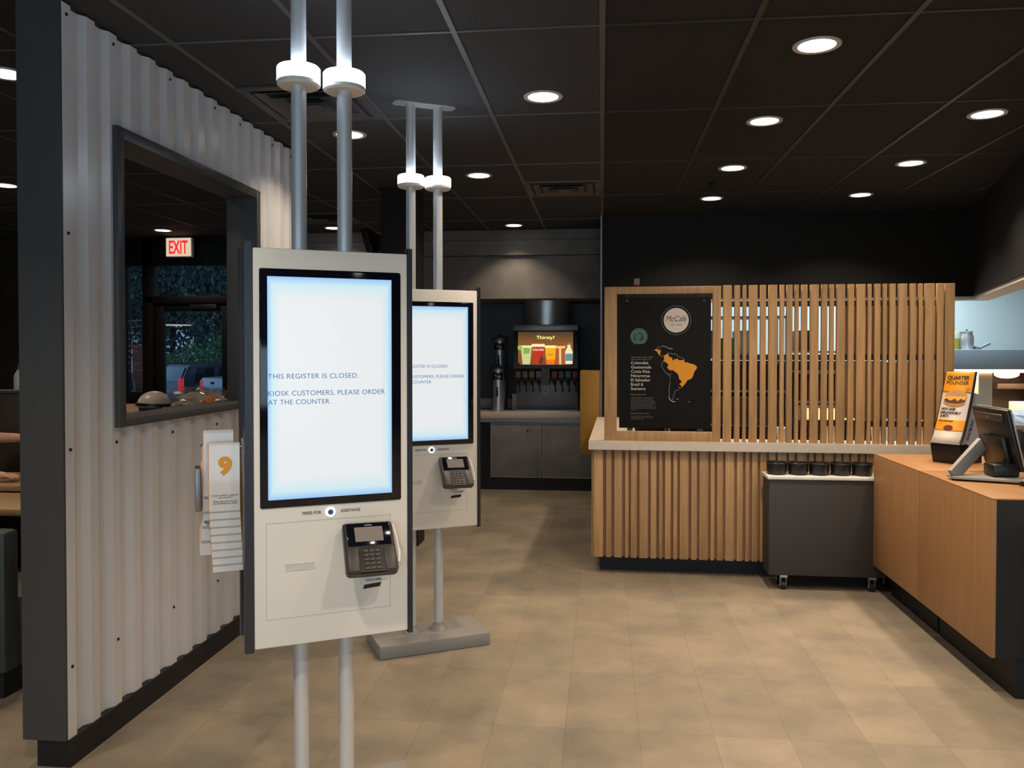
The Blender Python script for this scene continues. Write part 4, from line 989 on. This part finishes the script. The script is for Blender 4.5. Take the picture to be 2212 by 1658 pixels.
# faces +X; pelvis, spine, neck, head, two arms, two legs, hands with fingers
V = [(0,0,.52),(0,0,.70),(.02,0,.90),(.03,0,1.06),(.05,0,1.16),(.07,0,1.24),(.09,0,1.33),(.10,0,1.40)]
Rd = [(.15,.13),(.14,.12),(.16,.13),(.15,.10),(.06,.06),(.065,.065),(.095,.085),(.07,.07)]
Ed = [(i, i+1) for i in range(7)]
def chain(start, pts, rads):
    p = start
    for q, r in zip(pts, rads):
        V.append(q); Rd.append(r); Ed.append((p, len(V)-1)); p = len(V)-1
    return p
la = chain(3, [(.03,.19,1.05),(.14,.24,.90),(.32,.19,.99),(.52,.12,1.0),(.58,.11,1.0)], [.062,.050,.042,.032,.034])
ra = chain(3, [(.03,-.19,1.05),(.16,-.26,.84),(.38,-.18,.785),(.56,-.12,.785),(.62,-.11,.782)], [.062,.050,.042,.032,.034])
for base, sy, z, dx in ((la, .11, 1.0, .58), (ra, -.11, .782, .62)):
    for k in range(4):
        y = sy + (k - 1.5) * .021; ln = (.062, .072, .068, .052)[k]
        chain(base, [(dx + .05, y, z + .002), (dx + .05 + ln*.55, y, z - .004), (dx + .05 + ln, y, z - .016)], [.0105, .0095, .008])
    chain(base, [(dx + .012, sy + .045, z - .004), (dx + .045, sy + .062, z - .010)], [.012, .0095])
for s in (-1, 1):
    chain(0, [(.06, s*.10, .50), (.46, s*.13, .50), (.47, s*.13, .12), (.50, s*.13, .05), (.60, s*.14, .035)], [.09, .062, .05, .042, .035])
skin('body', V, Ed, Rd, M_skin, t)
V = [(0,0,.54),(0,0,.70),(.02,0,.90),(.03,0,1.07),(.045,0,1.14)]; Ed = [(0,1),(1,2),(2,3),(3,4)]; Rd = [(.165,.145),(.155,.135),(.175,.145),(.165,.115),(.068,.068)]
chain(3, [(.03,.19,1.055),(.14,.245,.90),(.27,.205,.965)], [.078,.068,.060]); chain(3, [(.03,-.19,1.055),(.16,-.265,.84),(.30,-.21,.80)], [.078,.068,.058])
skin('shirt', V, Ed, Rd, M_shirt, t)
V = [(0,0,.56),(.02,0,.50)]; Ed = [(0,1)]; Rd = [(.17,.15),(.16,.14)]
for s in (-1, 1): chain(1, [(.08, s*.10, .50), (.47, s*.13, .50), (.48, s*.13, .12)], [.105, .078, .066])
skin('trousers', V, Ed, Rd, M_trouser, t)
bm = B(); ball(bm, (.075, 0, 1.37), (.105, .092, .095)); 
for v in bm.verts:
    if v.co.z < 1.33 and v.co.x > .06: v.co.x = .06
build('hair', bm, M_hair, t)
bm = B()
for s in (-1, 1): ball(bm, (.178, s*.034, 1.335), .012, 10, 8)
build('eyes', bm, M_blackpl, t)
bm = B(); prism(bm, [(.17, 1.34), (.20, 1.30), (.175, 1.295)], -.012, .012, 'y'); build('nose', bm, M_skin, t)
bm = B(); box(bm, (.165, -.025, 1.268), (.182, .025, 1.276), .003); build('mouth', bm, mat('lips', (.35, .12, .10), .5), t)
t = thing('upholstered_bench', 'dark bench under the seated person at the left edge', 'bench', (-4.45, 5.0, 0)); bx('cushion', M_brown, (-.35, -.3, .30), (.28, .38, .365), t, .02); bx('box', M_black, (-.33, -.28, 0), (.25, .36, .30), t)

# ================================================================= KITCHEN
l = lampdisc('kitchen_light', None, (3.6, 9.7, CE - .06), .6, 95, (.84, .95, 1.0), 170, shape='RECTANGLE', size_y=2.4)
t = thing('kitchen_ceiling_light', 'white troffer light in the kitchen ceiling, hidden above the black bulkhead', 'light', (3.6, 9.7, CE - .02))
bx('housing', M_white, (-.35, -1.25, -.03), (.35, 1.25, 0), t)
l.parent = t; l.location = (0, 0, -.04)
t = thing('kitchen_ceiling_light', 'second troffer light in the kitchen ceiling above the equipment behind the slats', 'light', (1.6, 9.9, CE - .02))
bx('housing', M_white, (-.35, -.7, -.03), (.35, .7, 0), t)
lampdisc('lamp', t, (0, 0, -.04), .6, 30, (.86, .95, 1.0), 170, shape='RECTANGLE', size_y=1.2)
t = thing('prep_station', 'stainless food prep line with blue grey hood and glowing heat lamps right of the slats', 'kitchen station', (3.0, 9.2, 0))
bx('hood', M_hood, (.35, 0, 1.385), (3.4, .85, 1.597), t, .006)
bx('work_surface', M_steel, (.3, -.15, .86), (3.4, .9, .91), t, .004); bx('base_cabinet', M_steeld, (.35, -.1, 0), (3.35, .85, .86), t)
for x in (.40, .985): bx('post', mat('grey post', (.42, .38, .33), .5), (x, .05, .91), (x + .14, .30, 1.385), t, .003)
bx('back_panel', M_brown, (.36, .80, .91), (2.6, .84, 1.385), t)
bx('back_shelf', M_steeld, (.5, .55, 1.13), (1.22, .84, 1.16), t)
bx('warm_cabinet', M_cntwood, (1.72, .1, .98), (2.6, .6, 1.36), t, .004)
for k, x in enumerate((.62, 1.0, 1.30, 1.62, 1.95)):
    bm = B(); ball(bm, (x, .12, 1.335), (.13, .05, .045), 16, 10); build('heat_lamp', bm, emit('heat lamp glow', (1.0, .66, .34), 40), t)
bx('wrap_stack', M_white, (1.45, -.05, .91), (1.72, .4, 1.03), t, .01); bx('dark_tray', M_brown, (1.38, .5, 1.16), (1.7, .8, 1.22), t, .005)
bx('lamp_strip', emit('strip glow', (1.0, .60, .27), 7), (.40, .03, 1.352), (2.6, .25, 1.384), t)
lampdisc('lamp', t, (1.3, .25, 1.33), 1.8, 20, (1.0, .74, .45), 160, shape='RECTANGLE', size_y=.3)
t = thing('oil_jar', 'jar of yellow sauce on the blue grey hood beside the last oak slat', 'jar', (3.850, 9.55, 1.597))
bm = B(); lathe(bm, [(0, 0), (.06, 0), (.062, .12), (0, .12)], seg=24); build('sauce', bm, mat('yellow sauce', (.30, .27, .03), .4), t)
bm = B(); lathe(bm, [(.062, .12), (.064, .18), (.058, .20), (.058, .12)], seg=24); build('jar_rim', bm, mat('pale plastic', (.55, .58, .45), .3), t)
t = thing('steel_canister', 'shiny steel canister with lid on the blue grey hood, right of the sauce jar', 'canister', (3.972, 9.52, 1.597))
bm = B(); lathe(bm, [(0, 0), (.070, 0), (.072, .01), (.072, .14), (.060, .165), (.060, .185), (.066, .19), (.066, .20), (.02, .205), (0, .205)], seg=28); build('body', bm, M_steel, t)
bm = B(); ball(bm, (0, 0, .208), .014, 12, 8); build('knob', bm, M_blackpl, t)
t = thing('scoop', 'small grey scoop with raised handle on the blue grey hood', 'scoop', (4.09, 9.50, 1.597))
bm = B(); prism(bm, [(-.05, .002), (.02, .002), (.035, .03), (.0, .02), (-.04, .035)], -.03, .03, 'y'); build('bowl', bm, M_steeld, t)
bm = B(); cyl(bm, (.02, 0, .02), (.115, 0, .068), .014, .017, 12); build('handle', bm, mat('slate handle', (.12, .16, .2), .4), t)
# equipment seen through the slats
def rack(x0, x1, y, label, shelves, m=M_steeld):
    t = thing('kitchen_rack', label, 'rack', (x0, y, 0), 0, 'steel kitchen racks')
    for x in (0, x1 - x0):
        for yy in (0, .5):
            bm = B(); cyl(bm, (x, yy, 0), (x, yy, 1.98), .014, seg=10); build('upright', bm, M_steel, t)
    for z in shelves: bx('shelf', m, (-.01, -.01, z), (x1 - x0 + .01, .51, z + .022), t, .002)
    return t
rack(.72, 1.95, 9.0, 'steel kitchen rack behind the left oak slats', (.35, .78, 1.14, 1.50, 1.93))
rack(2.05, 2.95, 9.0, 'steel kitchen rack behind the middle oak slats', (.35, .80, 1.03, 1.34, 1.56))
def crate(n, lo, hi, m, label, cat='box', grp='goods on the kitchen racks'):
    o = bx(n, m, lo, hi, None, .008); tag(o, label, cat, grp)
M_kd = mat('dark brown appliance', (.030, .014, .010), .5); M_kw = mat('white box', (.62, .68, .72), .5); M_kg = mat('green carton', (.10, .30, .14), .5); M_kb = mat('blue carton', (.10, .25, .33), .5)
crate('carton', (.78, 9.04, 1.522), (1.02, 9.45, 1.78), mat('tan carton', (.22, .13, .08), .7), 'tan carton on the rack, seen between the first slats right of the poster')
crate('carton', (1.10, 9.04, 1.522), (1.26, 9.45, 1.80), M_kb, 'blue carton on the rack behind the narrow slats')
crate('carton', (1.28, 9.04, 1.522), (1.42, 9.45, 1.72), M_kg, 'green carton on the rack beside the blue carton')
crate('carton', (1.45, 9.04, 1.522), (1.57, 9.45, 1.80), M_kw, 'white carton on the rack right of the green carton')
crate('appliance', (.76, 9.03, .802), (1.90, 9.46, 1.10), M_kd, 'dark appliance on the middle shelf of the left kitchen rack', 'appliance')
crate('appliance', (.76, 9.03, 1.162), (1.88, 9.46, 1.44), M_kd, 'dark appliance on the shelf under the cartons', 'appliance')
crate('appliance', (2.08, 9.03, 1.052), (2.48, 9.44, 1.30), M_kd, 'dark warming unit on the right kitchen rack', 'appliance')
crate('appliance', (2.52, 9.03, 1.052), (2.92, 9.44, 1.32), M_steeld, 'grey steel unit on the right kitchen rack beside the warmer', 'appliance')
crate('appliance', (2.09, 9.03, 1.582), (2.20, 9.40, 1.80), M_kd, 'dark narrow dispenser on top of the right kitchen rack', 'appliance')
struct(bx('wall_kitchen_low', M_brown, (.38, 9.56, 0), (3.15, 9.66, 1.47)))
t = thing('bun_warmer', 'glowing bun warmer behind the slats near the middle of the screen', 'warmer', (2.08, 9.05, .822))
bx('casing', M_steel, (0, .02, 0), (.80, .4, .19), t, .006)
bx('warm_window', emit('warm window', (1.0, .55, .25), 1.6), (.04, .010, .03), (.66, .021, .15), t, .002)
for k in range(4):
    tag(obj_ := build('cup_stack', (lambda b: (lathe(b, [(0, 0), (.035, 0), (.043, .09 + .02*k), (.0, .09 + .02*k)], seg=20), b)[1])(B()), M_white, None, loc=(1.28 + .32*k, 6.02 - .006*k, .947)), ['small white cup stack on the stone counter behind the first slats', 'white cup stack behind the slats, second from the poster', 'white cup stack behind the slats, third from the poster', 'tallest white cup stack, behind the boarded part of the slats'][k], 'cups', 'white cup stacks behind the screen')

# ================================================================= OUTSIDE
struct(bx('ground', M_asph, (-60, 9.5, -.75), (20, 70, -.60)))
def tree(x, y, h, r, label, m, seed, trunk=True):
    t = thing('tree' if trunk else 'shrub', label, 'tree' if trunk else 'shrub', (x, y, -.6), 0, 'trees outside the glass' if trunk else 'shrubs outside the glass')
    random.seed(seed)
    if trunk:
        bm = B(); tube(bm, [(0, 0, 0), (.05, 0, h*.3), (.0, .1, h*.6)], [.2, .16, .1], 10); build('trunk', bm, M_bark, t)
    bm = B()
    for i in range(8000 if trunk else 3000):
        while True:
            p = Vector((random.uniform(-1, 1), random.uniform(-1, 1), random.uniform(-1, 1)))
            if .35 < p.length < 1: break
        lump = 1 + .25 * math.sin(p.x*5 + seed) * math.sin(p.y*4 + p.z*5)
        c = Vector((p.x*r*lump, p.y*r*lump, (h*.56 if trunk else h*.48) + p.z * h * (.46 if trunk else .5) * lump))
        s = random.uniform(.08, .17) * (1 if trunk else .45)
        q = Euler((random.uniform(0, 6), random.uniform(0, 6), random.uniform(0, 6))).to_matrix()
        bm.faces.new([bm.verts.new(c + q @ Vector(v)) for v in ((-s, -s*.5, 0), (s, -s*.5, 0), (s*.6, s*.6, 0), (-s*.6, s*.6, 0))])
    build('crown', bm, m, t, smooth=0, recalc=False)
for a in ((-25.1, 46, 'dark tall tree outside, left one above the parked car'), (-20.9, 43, 'dark tall tree outside, right one above the parked car'), (-27.0, 56, 'dark tall tree outside, middle one of the far row'), (-33.5, 54, 'dark tall tree outside, leftmost of the far row'), (-18.0, 54, 'dark tall tree outside, rightmost of the far row'), (-37.0, 64, 'dark tall tree outside, farthest back')):
    tree(a[0], a[1], 15, 3.1, a[2], M_leaf, int(-a[0]))
tree(-18.7, 36, 2.5, .95, 'round green shrub outside behind the grey car', M_leaf2, 5, False); tree(-19.2, 40, 3.1, 1.0, 'green shrub outside at the right side of the door pane', M_leaf2, 6, False); tree(-21.0, 38.2, 2.1, .9, 'low green shrub outside behind the rear of the grey car', M_leaf2, 7, False)
bk = mat('red brick', (.20, .055, .04), .85, var=.3, scale=20)
o = bx('brick_pier', bk, (-13.2, 22, -.6), (-12.5, 22.5, 1.75)); tag(o, 'red brick pier outside behind the dotted sidelight', 'pier')
o = bx('brick_wall', mat('tan brick', (.22, .12, .09), .85, var=.3, scale=14), (-15.9, 32, -.6), (-11.5, 32.3, 1.08)); tag(o, 'low tan brick wall outside, right of the grey car', 'wall')
def vehicle(name, loc, rz, col, label, pick=False):
    t = thing(name, label, 'car' if not pick else 'truck', loc, rz)
    pm = mat('car paint ' + name, col, .25, .3, coat=.5)
    # local: length along X (rear at x=0, front at 4.8), width along Y, ground z=0
    bm = B()
    if pick: prof = [(0, .62), (0, 1.35), (1.55, 1.36), (1.75, 1.92), (3.1, 1.95), (3.75, 1.40), (5.1, 1.28), (5.2, .62), (4.6, .45), (.4, .45)]
    else: prof = [(0, .55), (.02, 1.05), (.30, 1.70), (.6, 1.80), (2.9, 1.78), (3.6, 1.15), (4.7, 1.02), (4.8, .6), (4.4, .38), (.4, .38)]
    prism(bm, prof, -.92, .92, 'y'); bmesh.ops.bevel(bm, geom=list(bm.edges), offset=.05, segments=2, affect='EDGES'); build('car_body', bm, pm, t)
    gm = mat('car glass', (.01, .012, .016), .06)
    if not pick:
        for s in (-1, 1):
            for x0, x1 in ((.45, 1.15), (1.25, 2.05), (2.15, 2.95)):
                bm = B(); prism(bm, [(x0, 1.12), (x1 + (.25 if x1 > 2.9 else 0), 1.12), (x1, 1.64), (x0 + .12, 1.64)], s*.925 - .006, s*.925 + .006, 'y'); build('side_window', bm, gm, t)
        bm = B(); box(bm, (-.006, -.72, -.24), (.006, .72, .28), .005, mx=T(.135, 0, 1.38) @ Matrix.Rotation(R(22), 4, 'Y')); build('rear_window', bm, mat('hazy glass', (.25, .33, .42), .2), t)
    else:
        bm = B(); box(bm, (-.012, -.78, .72), (.01, .78, 1.32), .01); build('tailgate', bm, pm, t)
        bm = B(); box(bm, (-.022, -.13, 1.16), (-.005, .13, 1.24), .01); build('tailgate_handle', bm, M_blackpl, t)
        bm = B(); box(bm, (1.70, -.70, 1.42), (1.76, .70, 1.82), .01); build('rear_window', bm, gm, t)
    for s in (-1, 1):
        bm = B(); box(bm, (-.02, s*.84 - .085, .86 if not pick else .80), (.12, s*.84 + .085, 1.28 if not pick else 1.26), .02); build('tail_light', bm, emit('tail light red', (.75, .03, .035), .7), t)
        for x in (.95, 3.85):
            bm = B(); cyl(bm, (x, s*.80, .34), (x, s*.95, .34), .34, seg=28); build('wheel', bm, M_blackpl, t)
    bm = B(); box(bm, (-.08, -.9, .42), (.06, .9, .60), .03); build('bumper', bm, M_charc if not pick else M_steel, t)
    return t
vehicle('parked_car', (-14.47, 26.27, -.6), R(52), (.060, .070, .095), 'dark grey sport utility car parked outside the glazed door')
vehicle('pickup_truck', (-11.9, 24.2, -.6), R(50), (.55, .62, .72), 'white pickup truck parked outside at the right side of the door', True)
vehicle('white_van', (-12.55, 18.2, -.6), R(112), (.50, .60, .70), 'pale car parked outside behind the left sidelight')
